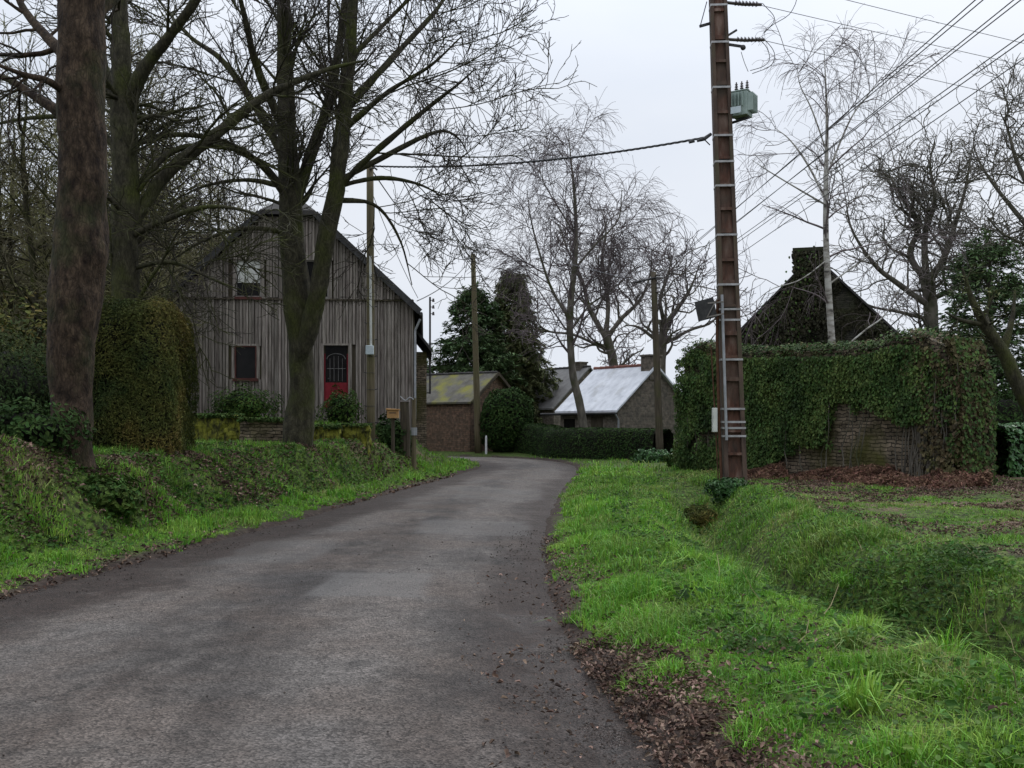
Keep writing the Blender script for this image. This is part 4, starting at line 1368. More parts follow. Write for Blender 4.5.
lbm.build('box_body', M['tan_paint'], lb, bevel=.012)
MB().box(-.10, .10, -.137, -.131, hz + .02, hz + .045).build('slot', M['dark_metal'], lb)
MB().box(-.05, .05, -.05, .05, 0, hz - .13).build('stand', M['old_wood'], lb)
c = P(388, 440, 30.9)
bush('shrub', 'dark ivy mound below the letter box', 'shrub', (c[0], 31.3, c[2]), (.75, .6, .75), 3500, .10, M['hedge_green'], .4, .5)

# ------------------------------------------------------------------ stone houses further along the lane
def gable_house(nm, label, corner, ax, pw, L, wid, z0, ze, zr, wall_mat, roof_mat, ov=.25, chimneys=(), ridge=None, verge=.18, roof_th=.10):
    """corner: near eave corner of the near gable; ax: unit vector along the house; pw: unit vector across the gable"""
    cx, cy = corner
    t = thing(nm, label, 'house', (cx, cy, z0), math.atan2(pw[1], pw[0]))
    # local frame: x across the gable, y along the house (if right handed)
    s = 1.0 if pw[0] * ax[1] - pw[1] * ax[0] > 0 else -1.0
    E, Rz = ze - z0, zr - z0
    b = MB()
    b.prism([(0, 0, -.5), (wid, 0, -.5), (wid, 0, E), (wid / 2, 0, Rz), (0, 0, E)], (0, 0, 0), (0, s * L, 0))
    b.build('wall', wall_mat, t)
    r = MB()
    k = (Rz - E) / (wid / 2)
    for sd in (0, 1):
        f = (lambda x: x) if sd == 0 else (lambda x: wid - x)
        q = [(f(-ov), -s * verge, E - k * ov + .02), (f(wid / 2), -s * verge, Rz + .02), (f(wid / 2), s * (L + verge), Rz + .02), (f(-ov), s * (L + verge), E - k * ov + .02)]
        r.add(q + [(x, y, z + roof_th) for x, y, z in q], [(3, 2, 1, 0), (4, 5, 6, 7), (0, 1, 5, 4), (1, 2, 6, 5), (2, 3, 7, 6), (3, 0, 4, 7)])
    ro = r.build('roof', roof_mat, t)
    if ridge:
        rb = MB(); 
        n = int(L / .4)
        for i in range(n):
            y0_ = -s * verge + s * (L + 2 * verge) * i / n; y1_ = -s * verge + s * (L + 2 * verge) * (i + 1) / n
            rb.tube([(wid / 2, y0_, Rz + roof_th), (wid / 2, y1_, Rz + roof_th + .015)], [.085, .10], 7)
        rb.build('ridge_tiles', ridge, ro)
    for (u, hgt, w_) in chimneys:
        c_ = MB()
        y = s * u * L
        c_.box(wid / 2 - w_ / 2, wid / 2 + w_ / 2, y - w_ * .4, y + w_ * .4, Rz - .6, Rz + hgt)
        c_.box(wid / 2 - w_ / 2 - .05, wid / 2 + w_ / 2 + .05, y - w_ * .4 - .05, y + w_ * .4 + .05, Rz + hgt, Rz + hgt + .09)
        ch = c_.build('chimney', wall_mat, ro)
    return t, s, E, Rz


ax = np.array([-3, 4.]) / 5
pw = np.array([4, 3.]) / 5
wh, s, E, Rz = gable_house('stone_cottage', 'low stone cottage with a pale slate roof and red ridge tiles', (4.85, 46.0), ax, pw, 4.1, 4.8, .1, 2.34, 4.35, M['stone_grey'], M['roof_sky_sheen'], .22, [(.06, .5, .75)], M['orange_tile'])
wd_ = MB(); wd_.box(-.03, .02, s * 1.0, s * 1.8, .0, 1.9); wd_.build('door', M['old_wood'], wh)
MB().box(-.03, .02, s * 3.0, s * 3.8, .9, 1.8).build('window', M['glass_dark'], wh)
MB().tube([(-.26, -s * .1, E - .2), (-.05, -s * .12, E - .5), (-.05, -s * .12, 0)], .045, 7).build('downpipe', M['zinc'], wh)
MB().tube([(-.28, -s * .15, E - .21), (-.28, s * 5.3, E - .21)], .06, 7).build('gutter', M['dark_metal'], wh)
gable_house('stone_cottage', 'grey-roofed stone cottage half hidden behind the pale-roofed one', (2.55, 61.0), ax, pw, 7.0, 5.6, .2, 2.7, 5.15, M['stone_grey'], M['roof_grey'], .22, [(.10, .35, .6)], M['slate_dark'])
# small outhouse with mossy roof
ax2 = np.array([-.80, .60]); pw2 = np.array([.60, .80])
oh, s, E, Rz = gable_house('stone_outhouse', 'brown stone outhouse with a mossy slate roof beside the bend', (-2.25, 53.2), ax2, pw2, 7.5, 4.4, .0, 2.82, 4.38, M['stone_warm'], M['roof_mossy'], .15, [], M['slate_dark'])
vb = MB()
vb.bar((-.1, -s * .25, E - .05), (2.2, -s * .25, Rz + .05), .04, .16); vb.bar((4.5, -s * .25, E - .05), (2.2, -s * .25, Rz + .05), .04, .16)
vb.build('barge_board', M['old_wood'], oh)

# dark ivy-clad house on the right, behind the ruined wall
ih, s, E, Rz = gable_house('ivy_clad_house', 'dark ivy-covered stone house with a broad chimney behind the ruined wall', (8.1, 37.6), np.array([.28, .96]), np.array([.96, -.28]), 9, 6.2, .2, 4.6, 7.75, M['stone_black'], M['slate_dark'], .25, [], None)
chm = MB(); chm.box(2.42, 3.55, -.10, .9, Rz - 1.2, Rz + .22); chm.box(2.36, 3.6, -.18, .98, Rz + .22, Rz + .36)
chm.build('chimney', M['stone_black'], [o for o in ih.children if o.name.startswith('roof')][0])
n_ = 34000
u = rng.uniform(-.1, 6.4, n_); z = rng.uniform(1.0, 8.2, n_)
lim = np.minimum(E + 1.016 * u, E + 1.016 * (6.2 - u)) - .05
chim = (u > 2.36) & (u < 3.6)
cov = fbm(u, z, .7, 4)
ok = ((z < lim) | (chim & (z < Rz + .2))) & (cov > .40) & ~((u < 2.2) & (z > lim - .35) & (cov < .55))
pp = np.stack([u[ok], -.06 - rng.random(ok.sum()) * .28 * sstep(cov[ok], .4, .6), z[ok]], 1)
V, Q = leaves(pp, np.tile([0, -1., .25], (len(pp), 1)), rng.uniform(.10, .24, len(pp)) * .6, .7, .1, np.array([0, -.2, -1.]))
mesh_np('ivy', V, Q, mat=M['ivy_dark'], parent=ih)
n2_ = ok.sum() // 8
sel = pp[rng.integers(0, len(pp), n2_)] + rng.normal(0, .12, (n2_, 3)) * np.array([1, .3, 1])
sel = sel[sel[:, 0] < 3.2]
V, Q = leaves(sel, np.tile([0, -1., .25], (len(sel), 1)), rng.uniform(.06, .13, len(sel)), .7, .1, np.array([0, -.2, -1.]))
mesh_np('ivy', V, Q, mat=M['ivy'], parent=ih)

# ------------------------------------------------------------------ ruined wall under ivy
WA = np.array([9.55, 21.0]); WB = np.array([5.35, 29.5])     # right near end, left far end
wv = WB - WA; WLn = np.linalg.norm(wv); wu = wv / WLn
wz0 = .05
wall = thing('ruined_wall', 'ruined stone wall of a roofless building smothered in ivy', 'wall', (WA[0], WA[1], wz0), math.atan2(wu[1], wu[0]))
# local: x from the right end to the left end, y>0 is towards the viewer's left/front? (front normal = -y rotated)
fn = np.array([wu[1], -wu[0]])
fs = 1.0 if (-fn * WA).sum() * 1 > 0 else -1.0
# local +y = rot90(wu) = (-wu[1], wu[0]) ; front faces the camera
ly = np.array([-wu[1], wu[0]])
front = 1.0 if (ly * (-WA)).sum() > 0 else -1.0


def wall_top(u):
    q = u / WLn
    return np.interp(q, [0, .012, .04, .09, .16, .25, .6, .8, .92, 1.0], [2.75, 3.1, 3.35, 3.5, 3.52, 3.36, 3.52, 3.6, 3.95, 3.7]) - wz0


nx, nz = 90, 30
us = np.linspace(0, WLn, nx)
def wall_sheet(yoff, sgn):
    U_, T_ = np.meshgrid(us, np.linspace(0, 1, nz))
    Zz = T_ * (wall_top(U_) + .12 * (fbm(U_, U_ * 0, 2.2, 3) - .5))
    Yy = yoff + sgn * .10 * (fbm(U_, Zz * 1.0, 1.6, 4) - .5) + sgn * .05 * (fbm(U_ * 1.2, Zz * 9, 1.0, 2) - .5) + sgn * .12 * (1 - T_)
    return np.stack([U_, Yy, Zz], -1)
Fs = wall_sheet(front * .3, front); Bs = wall_sheet(-front * .35, -front)
V = np.concatenate([Fs.reshape(-1, 3), Bs.reshape(-1, 3)])
i0 = np.arange(nx * nz).reshape(nz, nx); i1 = i0 + nx * nz
Q = [np.stack([i[:-1, :-1], i[:-1, 1:], i[1:, 1:], i[1:, :-1]], -1).reshape(-1, 4) for i in (i0, i1)]
Q.append(np.stack([i0[-1, :-1], i0[-1, 1:], i1[-1, 1:], i1[-1, :-1]], -1))
for c_ in (0, -1):
    Q.append(np.stack([i0[:-1, c_], i0[1:, c_], i1[1:, c_], i1[:-1, c_]], -1))
mesh_np('stonework', V, np.concatenate(Q), mat=M['stone_mossy'], parent=wall)
# side wall going back from the right end
bk = np.array([.40, .9165]); bk_l = np.array([bk @ wu, bk @ ly]); pr_l = np.array([-bk_l[1], bk_l[0]])
if pr_l[0] < 0: pr_l = -pr_l
sw = MB(); sw.prism([(.15 * pr_l[0], .15 * pr_l[1], -.3), (.7 * pr_l[0], .7 * pr_l[1], -.3), (.7 * pr_l[0], .7 * pr_l[1], 2.8), (.15 * pr_l[0], .15 * pr_l[1], 2.8)], (bk_l[0] * .3, bk_l[1] * .3, 0), (bk_l[0] * 6, bk_l[1] * 6, 0))
sw.build('return_wall', M['stone_mossy'], wall)


def wall_ivy(n, cond, size, mat, thick, nm):
    u = rng.uniform(-.25, WLn + .1, n); t = rng.random(n)
    uc = np.clip(u, 0, WLn)
    z = t * (wall_top(uc) + .12)
    k = cond(u, z)
    keep = rng.random(n) < k
    u, z, k = u[keep], z[keep], k[keep]
    y = front * (.34 + rng.random(len(u)) * thick * (.4 + 1.2 * fbm(u, z, 1.1, 3)) + .10 * (1 - z / 3.5))
    top = z > wall_top(np.clip(u, 0, WLn)) - .18
    y = np.where(top, front * rng.uniform(-.4, .45, len(u)), y)
    z = z + np.where(top, rng.uniform(0, .15, len(u)) * fbm(u, u * 0, 1.7, 2) * 1.2, 0)
    p = np.stack([u, y, z], 1)
    nr = np.tile([0, front * 1., .25], (len(u), 1)); nr[top] = [0, front * .4, 1.]
    V, Q = leaves(p, nr, size * (.45 + 1.0 * rng.random(len(u)) ** 1.5), .8, .12, np.array([0, front * .15, -1.]))
    mesh_np(nm, V, Q, mat=mat, parent=wall)


def bare_patch(u, z):
    """where stones show: low right of the middle"""
    q = fbm(u * 1.0 + 3, z * 1.3, .8, 4)
    a = 1.5 * np.exp(-((u - 2.0) / 1.5) ** 2 - ((z - .65) / .98) ** 2)
    b = np.exp(-((u - 4.6) / 1.6) ** 2 - ((z - .2) / .5) ** 2) * .9
    return a + b + (q - .5) * 1.3


wall_ivy(125000, lambda u, z: np.clip(1 - sstep(bare_patch(u, z), .18, .42) - .75 * (1 - sstep(u + (fbm(u, z, .9, 3) - .5) * 1.6, .5, 1.3)), .0, 1), .064, M['ivy'], .25, 'ivy')
wall_ivy(42000, lambda u, z: np.clip((1 - sstep(u + (fbm(u, z, .9, 3) - .5) * 1.6 - .25 * (z - 1.5), .6, 1.4)) * .95 * (fbm(u, z, 2, 3) > .40) + .25 * (z > wall_top(np.clip(u, 0, WLn)) - .2), 0, 1), .085, M['ivy_brown'], .22, 'dry_creeper')
ne = 9000
ez = rng.uniform(0, 3.35, ne); ey = rng.uniform(-.75, .45, ne); exx = -.06 - rng.random(ne) * .2 + np.maximum(0, ez - 2.5) * .35 + np.where(ey < -.35, (-.35 - ey) * .4, 0)
kk = (fbm(ey * 2, ez * 1.4, 1.1, 4) > .36)
p = np.stack([exx, ey * front, ez], 1)[kk]
V, Q = leaves(p, np.tile([-1., front * .2, .35], (len(p), 1)), rng.uniform(.05, .12, len(p)), .75, .12, np.array([-.1, 0, -1.]))
mesh_np('dry_creeper', V, Q, mat=M['ivy_brown'], parent=wall)
p2 = p[rng.random(len(p)) < .3] + [-.05, 0, 0.02]
V, Q = leaves(p2, np.tile([-1., front * .2, .35], (len(p2), 1)), rng.uniform(.05, .10, len(p2)), .8, .12, np.array([-.1, 0, -1.]))
mesh_np('ivy', V, Q, mat=M['ivy'], parent=wall)
# woody creeper stems up the right end
ns_ = 60
sp = []
for k in range(ns_):
    u0 = rng.uniform(-.1, 1.4) if k < 42 else rng.uniform(2, WLn)
    zz = np.linspace(0, rng.uniform(1.6, 3.1), 9)
    sp.append(np.stack([u0 + np.cumsum(rng.normal(-.01, .05, 9)), front * (.42 + rng.uniform(0, .12) + .10 * (1 - zz / 3)), zz], 1))
V, Q = tube_np(np.array(sp), np.tile(np.linspace(.022, .008, 9), (ns_, 1)), 4)
mesh_np('creeper_stem', V, Q, mat=M['bark_oak'], parent=wall, smooth=True)
# dead bracken at the foot of the wall
u = rng.uniform(-1.0, WLn * .72, 30000); dd = np.abs(rng.normal(0, .55, 30000))
wx = WA[0] + wu[0] * u + ly[0] * front * (.45 + dd); wy = WA[1] + wu[1] * u + ly[1] * front * (.45 + dd)
hh = rng.random(30000) * np.clip(.30 - .18 * dd, .01, 1) * (.1 + 1.5 * fbm(u, dd, 1.2, 3))
keep = (fbm(u * 1.0, dd, 1.6, 3) + .15 * (u < 4) > .50)
p = np.stack([wx, wy, height(wx, wy) + hh], 1)[keep]
V, Q = leaves(p, rng.normal(0, .6, p.shape) + [0, 0, .8], rng.uniform(.05, .16, len(p)), .3, .1)
tag(mesh_np('dead_bracken', V, Q, mat=M['bracken']), 'red-brown dead bracken heaped along the foot of the ivy wall', 'dead bracken', kind='stuff')

# ------------------------------------------------------------------ hedges on the right and by the bend
def hedge_run(nm, label, path, w, h, n, size, mat, lump=.12):
    """hedge along a ground path; h list per path point"""
    path = np.asarray(path, float)
    m = 40
    u0 = np.linspace(0, len(path) - 1, m)
    pc = np.stack([np.interp(u0, np.arange(len(path)), path[:, k]) for k in (0, 1)], 1)
    hh = np.interp(u0, np.arange(len(path)), h)
    loc = np.array([pc[0, 0], pc[0, 1], 0.])
    tan = np.gradient(pc, axis=0); tan /= np.linalg.norm(tan, axis=1, keepdims=True)
    nr = np.stack([-tan[:, 1], tan[:, 0]], 1)
    t = thing(nm, label, 'hedge', tuple(loc))
    na = 14
    an = np.linspace(0, math.pi, na)

    def surf(ui, a, k=1.0):
        i = np.clip(ui, 0, m - 1)
        cx = np.interp(i, np.arange(m), pc[:, 0]); cy = np.interp(i, np.arange(m), pc[:, 1]); H = np.interp(i, np.arange(m), hh)
        nx_ = np.interp(i, np.arange(m), nr[:, 0]); ny_ = np.interp(i, np.arange(m), nr[:, 1])
        ca, sa = np.cos(a), np.sin(a)
        q = (np.abs(ca) ** 5 + np.abs(sa) ** 5) ** (-1 / 5)
        lm = 1 + lump * 2 * (fbm(cx * 1.0 + ca, cy + sa * 2, 1.2, 3) - .5)
        off_ = ca * q * w / 2 * lm * k; z = sa * q * H * (1 + .5 * (lm - 1)) * (1 - .12 * (1 - k))
        return np.stack([cx + nx_ * off_, cy + ny_ * off_, z], -1), np.stack([nx_ * ca, ny_ * ca, sa], -1)
    ui = rng.uniform(0, m - 1, n); a = rng.uniform(0, math.pi, n)
    p, v = surf(ui, a, 1.0)
    p = p - v * (rng.random(n) ** 2 * .15)[:, None]
    gzv = height(p[:, 0], p[:, 1]); p[:, 2] += gzv
    V, Q = leaves(p, v + np.array([0, 0, .2]), rng.uniform(size * .6, size * 1.4, n), .6, .12)
    mesh_np('foliage', V - loc, Q, mat=mat, parent=t)
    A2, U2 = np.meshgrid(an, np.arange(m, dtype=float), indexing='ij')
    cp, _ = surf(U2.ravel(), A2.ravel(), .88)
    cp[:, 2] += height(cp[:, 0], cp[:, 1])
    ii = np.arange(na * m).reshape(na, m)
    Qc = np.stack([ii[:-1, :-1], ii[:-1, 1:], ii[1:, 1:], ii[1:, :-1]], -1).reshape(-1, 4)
    mesh_np('shade_core', cp - loc, Qc, mat=M['hedge_core'], parent=t, smooth=True)  # dark filler sheet added as the shade inside the hedge
    return t


hedge_run('clipped_hedge', 'dark clipped hedge curving round the bend before the cottages', [(6.0, 39.6), (4.0, 43.0), (2.2, 47.0), (1.2, 51.0), (-.5, 54.5)], 1.2, [1.25, 1.3, 1.35, 1.5, 1.4], 34000, .07, M['hedge_green'])
hedge_run('laurel_hedge', 'bright green laurel hedge at the right edge behind the ruined wall', [(11.9, 24.8), (14, 25.4), (19, 26.5)], 1.3, [1.25, 1.35, 1.35], 9000, .13, M['laurel'])
# rounded evergreen by the outhouse
c = P(507, 420, 52.5)
bush('evergreen_bush', 'rounded dark evergreen bush beside the tall plain wooden pole', 'bush', c, (1.45, 1.3, 1.75), 9000, .14, M['hedge_green'], .16, .3, 1.15, .5)

# ------------------------------------------------------------------ poles
def wood_pole(label, base, top, r0, r1, group=None):
    t = thing('utility_pole', label, 'utility pole', tuple(base), 0, group)
    v = np.array(top) - np.array(base)
    n = 8
    pts = np.array([v * k / (n - 1) for k in range(n)])
    MB().tube(pts, np.linspace(r0, r1, n), 12).build('pole_shaft', M['pole_wood'], t, smooth=True)
    return t, v


# thin pole in front of the barn
b0 = P(371, 432, 29.0); b0[2] = gz(b0[0], b0[1]) - .3; t0 = P(370, 163, 29.0)
pA, vA = wood_pole('thin wooden pole with a white conduit in front of the barn', b0, t0, .125, .10)
za, zb_ = P(0, 346, 29)[2] - b0[2], P(0, 257, 29)[2] - b0[2]
MB().tube([(.02, -.15, za), (.0, -.14, zb_)], .035, 8).build('conduit', M['pale_plastic'], pA)
MB().box(-.12, .10, -.26, -.13, za - .26, za).build('meter_box', M['plate'], pA, bevel=.01)
for q in np.linspace(.4, zb_, 12):
    st_ = MB()
    st_.tube([(.12 * (-1) ** int(q * 10), -.02, q), (.2 * (-1) ** int(q * 10), -.03, q + .02)], .012, 5)
    th = np.linspace(0, 2 * math.pi, 12)
    st_.tube(np.stack([.125 * np.cos(th), .125 * np.sin(th) - .01, np.full(12, q)], 1), .006, 4, False)
    st_.build('pole_step', M['dark_metal'], pA)
MB().tube([(-.02, -.1, vA[2] - .2), (.12, -.16, vA[2] - .18), (.2, -.16, vA[2] - .24)], .03, 6).build('cable_clamp', M['dark_metal'], pA)

# tall plain pole at the bend
b1 = P(478.5, 456, 52.0); b1[2] = -.2; t1 = P(473, 254, 52.0)
pB, vB = wood_pole('tall plain leaning wooden pole beside the outhouse', b1, t1, .19, .12)
MB().tube([(vB[0] - .1, vB[1] - .13, vB[2] - .25), (vB[0] - .3, vB[1] - .14, vB[2] - .28)], .03, 6).build('hook', M['dark_metal'], pB)
mk = P(486, 447, 51.0)
mp_ = thing('marker_post', 'short white roadside marker post beside the tall plain pole', 'post', (mk[0], 51.3, gz(mk[0], 51.3) - .1))
MB().tube([(0, 0, 0), (0, 0, .95), (.01, 0, 1.05)], [.06, .055, .03], 8).build('post_body', M['white_paint'], mp_)

# shorter pole with a bent arm by the cottage hedge
b2 = P(660.5, 469, 39.0); b2[2] = gz(b2[0], 39.0) - .3; t2 = P(653.5, 272, 39.0)
pC, vC = wood_pole('dark wooden pole with a short arm in front of the pale-roofed cottage', b2, t2, .16, .115)
[o for o in pC.children][0].data.materials[0] = M['old_wood']
am = MB()
am.tube([(vC[0] + .35, 0, vC[2] - .22), (vC[0], -.13, vC[2] - .25), (vC[0] - .45, -.13, vC[2] - .36), (vC[0] - .9, -.1, vC[2] - .45)], [.03, .04, .04, .025], 7)
am.build('cross_arm', M['dark_metal'], pC)
for k in range(5):
    MB().tube([(vC[0] + .08, -.1, vC[2] - .15 - .16 * k), (vC[0] + .25, -.1, vC[2] - .15 - .16 * k)], [.04, .03], 7).build('insulator', M['porcelain'], pC)
ivp = np.stack([rng.normal(0, .15, 700), rng.normal(0, .15, 700), rng.uniform(3.0, 5.4, 700)], 1)

# concrete transformer pole
Yp = 22.0
gzp = P(735, 484, Yp)
b3 = np.array([gzp[0], Yp, gz(gzp[0], Yp) - .1])
cp = thing('transformer_pole', 'tall rust-stained concrete pole carrying a transformer beside the ditch', 'utility pole', tuple(b3), R(-4))
Htot = CAMZ + (HOR + 60) / F * Yp - b3[2]
lean = (P(717.8, 0, Yp)[0] - P(734.5, 483, Yp)[0]) / (10.63)


def pole_w(z): return .50 - .155 * min(1, z / 10.8)


def pole_x(z): return lean * z


def pole_d(z): return .40 - .10 * min(1, z / 10.8)


def tapered(mb, z0, z1, fx0, fx1, fy0, fy1):
    """block between heights with fractional extents of the pole section"""
    vs = []
    for z in (z0, z1):
        w, d, c_ = pole_w(z), pole_d(z), pole_x(z)
        for fx, fy in ((fx0, fy0), (fx1, fy0), (fx1, fy1), (fx0, fy1)):
            vs.append((c_ + fx * w, fy * d, z))
    mb.add(vs, [(3, 2, 1, 0), (4, 5, 6, 7), (0, 1, 5, 4), (1, 2, 6, 5), (2, 3, 7, 6), (3, 0, 4, 7)])


fl = MB()
nseg = 6
tapered(fl, 0, Htot, -.5, -.30, -.5, .5)
tapered(fl, 0, Htot, .30, .5, -.5, .5)
fl.build('flange', M['concrete_grey'], cp, bevel=.012)
wb = MB()
tapered(wb, 0, Htot, -.2995, .2995, -.24, .24)
wb.build('web', M['concrete_rust'], cp)
rg = MB()
z = .15; k = 0
rungs = []
while z < Htot - .1:
    hgt = .06 if k % 2 else .09
    rg = MB(); tapered(rg, z, z + hgt, -.2995, .2995, -.47, .47); rg.build('rung', M['concrete_rust'], cp)
    z += .50 if k % 3 else .62
    k += 1

bands_py = [7, 44, 89, 137, 163, 187, 236, 285.5, 310, 320.6, 360, 409, 422, 428, 436]
for py in bands_py:
    z = CAMZ + (HOR - py) / F * Yp - b3[2]
    w, d, c_ = pole_w(z), pole_d(z), pole_x(z)
    bd = MB()
    e = .012; hh = .022
    for (xa, xb, ya, yb) in ((-w / 2 - e, w / 2 + e, -d / 2 - e, -d / 2 - .003), (-w / 2 - e, w / 2 + e, d / 2 + .003, d / 2 + e), (-w / 2 - e, -w / 2 - .003, -d / 2 - .003, d / 2 + .003), (w / 2 + .003, w / 2 + e, -d / 2 - .003, d / 2 + .003)):
        bd.box(c_ + xa, c_ + xb, ya, yb, z - hh, z + hh)
    bd.build('steel_band', M['steel_band'], cp)


def pz(py): return CAMZ + (HOR - py) / F * Yp - b3[2]


# conduits down the left of the front face and the small pale box
cd = MB()
za, zb_ = pz(440), pz(296)
cd.tube([(pole_x(za) - pole_w(za) * .5 + .06, -.27, za), (pole_x(zb_) - pole_w(zb_) * .5 + .05, -.24, zb_)], .032, 8)
cd.build('conduit', M['zinc'], cp)
cb_ = MB()
cb_.tube([(-.30, -.10, 0), (pole_x(pz(430)) - .31, -.1, pz(430)), (pole_x(pz(340)) - .29, -.1, pz(340)), (pole_x(pz(300)) - .25, -.1, pz(300))], .035, 7)
cb_.tube([(-.36, -.06, 0), (pole_x(pz(430)) - .38, -.06, pz(430)), (pole_x(pz(345)) - .42, -.06, pz(345))], .015, 6)
cb_.build('cable', M['rust_metal'], cp)
zb0, zb1 = pz(432), pz(408)
MB().box(pole_x(zb0) - .46, pole_x(zb0) - .36, -.2, .02, zb0, zb1).build('junction_box', M['pale_plastic'], cp, bevel=.012)
# the dark sign board seen from behind, on its struts
sg = thing('sign_board', 'dark back of a tilted rectangular sign fixed to the transformer pole', 'sign', (b3[0] + pole_x(pz(310)) - .5, Yp - .22, b3[2] + pz(310)), R(-25))
MB().box(-.26, .16, -.012, .012, -.22, .22, Matrix.Rotation(R(-12), 4, 'Y')).build('panel', M['dark_metal'], sg)
sb = MB()
sb.bar((.0, -.02, .12), (.34, .02, .14), .03, .03); sb.bar((.0, -.02, -.18), (.34, .02, -.12), .03, .03); sb.bar((-.02, -.025, -.2), (.20, -.025, .2), .03, .02)
sb.build('strut', M['frame_grey'], sg)

# transformer on the right side
tz0, tz1 = pz(118), pz(86)
txc = pole_x(tz0) + .42
tf_ = thing('transformer', 'grey-green oil transformer hung on the concrete pole', 'transformer', (b3[0] + txc, Yp - .05, b3[2] + tz0), R(-32))
tm = MB()
tm.box(-.24, .24, -.24, .24, .0, .62)
tm.box(-.26, .26, -.26, .26, .62, .66)
tf_.scale = (.76, .76, .84)
tm.build('tank', M['transformer'], tf_, bevel=.025)
fnm = MB()
for k in range(5):
    fnm.box(.24, .40, -.21 + k * .1, -.19 + k * .1, .10, .56)
for k in range(4):
    fnm.box(-.18 + k * .1, -.165 + k * .1, -.36, -.24, .22, .58)
fnm.build('cooling_fin', M['transformer'], tf_)
MB().box(-.20, .10, -.372, -.362, .03, .20).build('label_plate', M['plate'], tf_)
for k in range(3):
    bs = MB()
    x0 = -.16 + .16 * k
    bs.tube([(x0, 0, .66), (x0, 0, .94)], [.03, .018], 8)
    for q in range(4):
        bs.tube([(x0, 0, .69 + .06 * q), (x0, 0, .715 + .06 * q)], [.065 - .006 * q, .05 - .006 * q], 9)
    bs.build('bushing', M['porcelain'], tf_)
for a_, b_ in (((-.55, .05, .10), (.1, .05, -.03)), ((-.55, .05, -.12), (.26, -.1, -.06)), ((-.5, .02, .5), (-.24, .02, .45))): MB().bar(a_, b_, .055, .055).build('bracket', M['dark_metal'], tf_)

# insulator strings and jumper wires
hvz = [pz(40), pz(3), pz(-28)]
hv_pts = []
for k, (py, pxe, dy) in enumerate(((40, 764, 0), (3, 762, .5), (-30, 770, -.4))):
    z = pz(py)
    x0 = pole_x(z) + pole_w(z) / 2
    a = np.array([x0 - .02, 0, z + .02]); b_ = np.array([(P(pxe, 0, Yp)[0] - b3[0]), dy * .2, z + .03 - .04])
    mb = MB()
    mb.tube([a, a * .5 + b_ * .5 + [0, 0, -.02], b_], .034, 6)
    for q in np.linspace(.28, .85, 7):
        c_ = a * (1 - q) + b_ * q; e_ = a * (1 - q - .035) + b_ * (q + .035)
        mb.tube([a * (1 - q) + b_ * q, a * (1 - q - .05) + b_ * (q + .05)], [.065, .035], 8)
    mb.build('insulator_string', M['porcelain'], cp)
    hv_pts.append(b_)
mb = MB()
z = pz(44); x0 = pole_x(z) + pole_w(z) / 2
mb.bar((x0 - .02, 0, z), (x0 + .32, -.1, z - .10), .05, .05); mb.sphere((x0 + .32, -.1, z - .12), .06)
mb.build('bracket', M['dark_metal'], cp); mb = MB()
mb.bar((x0 - .02, 0, pz(36)), (x0 + .2, 0, pz(30)), .04, .04)
mb.build('bracket', M['dark_metal'], cp); mb = MB()
z = pz(20); mb.bar((pole_x(z) - pole_w(z) / 2 + .03, 0, z - .05), (pole_x(z) - pole_w(z) / 2 - .24, 0, z - .12), .05, .05)
mb.bar((pole_x(z) - pole_w(z) / 2 - .22, 0, z - .1), (pole_x(z) - pole_w(z) / 2 - .08, 0, z + .42), .02, .02)
mb.build('bracket', M['dark_metal'], cp)
mb = MB()
tw = lambda px, py, dy=0.: (P(px, 0, Yp)[0] - b3[0], dy, pz(py))
mb.tube(smooth_path([tw(757, 38), tw(766, 48), tw(769, 60), tw(763, 67), tw(750, 71)], 16), .008, 5)
mb.tube(smooth_path([tw(762, 38), tw(772, 50), tw(774, 60), tw(768, 68), tw(752, 74)], 16), .008, 5)
mb.tube(smooth_path([tw(762, 4), tw(774, 20), tw(763, 34)], 12), .008, 5)
mb.tube(smooth_path([tw(770, -25), tw(795, -8), tw(790, 14), tw(772, 26), tw(763, 34)], 16), .008, 5)
mb.tube(smooth_path([tw(741, 52), tw(744, 62), tw(748, 72)], 8), .007, 5)
mb.build('jumper_wire', M['wire'], cp)

# ------------------------------------------------------------------ overhead lines
def cable(label, a, b, sag, r, mat, n=30, group=None, name='overhead_cable', lumps=False):
    a, b = np.array(a, float), np.array(b, float)
    t = np.linspace(0, 1, n)
    p = a * (1 - t[:, None]) + b * t[:, None]
    p[:, 2] -= 4 * sag * t * (1 - t)
    loc = p[0]
    mb = MB()
    mb.tube(p - loc, r, 5)
    if lumps:
        q = p - loc
        ph = np.linspace(0, n * 2.2, n * 4)
        u = np.linspace(0, n - 1, n * 4)
        c3 = np.stack([np.interp(u, np.arange(n), q[:, k]) for k in range(3)], 1)
        d = norm(p[-1] - p[0]); s1 = norm(np.cross(d, [0, 0, 1.])); s2 = np.cross(s1, d)
        for o in (0, 2.1, 4.2):
            mb.tube(c3 + r * .9 * (np.cos(ph + o)[:, None] * s1 + np.sin(ph + o)[:, None] * s2), r * .7, 4)
    o = mb.build(name, mat)
    o.location = loc
    return tag(o, label, 'cable', group)


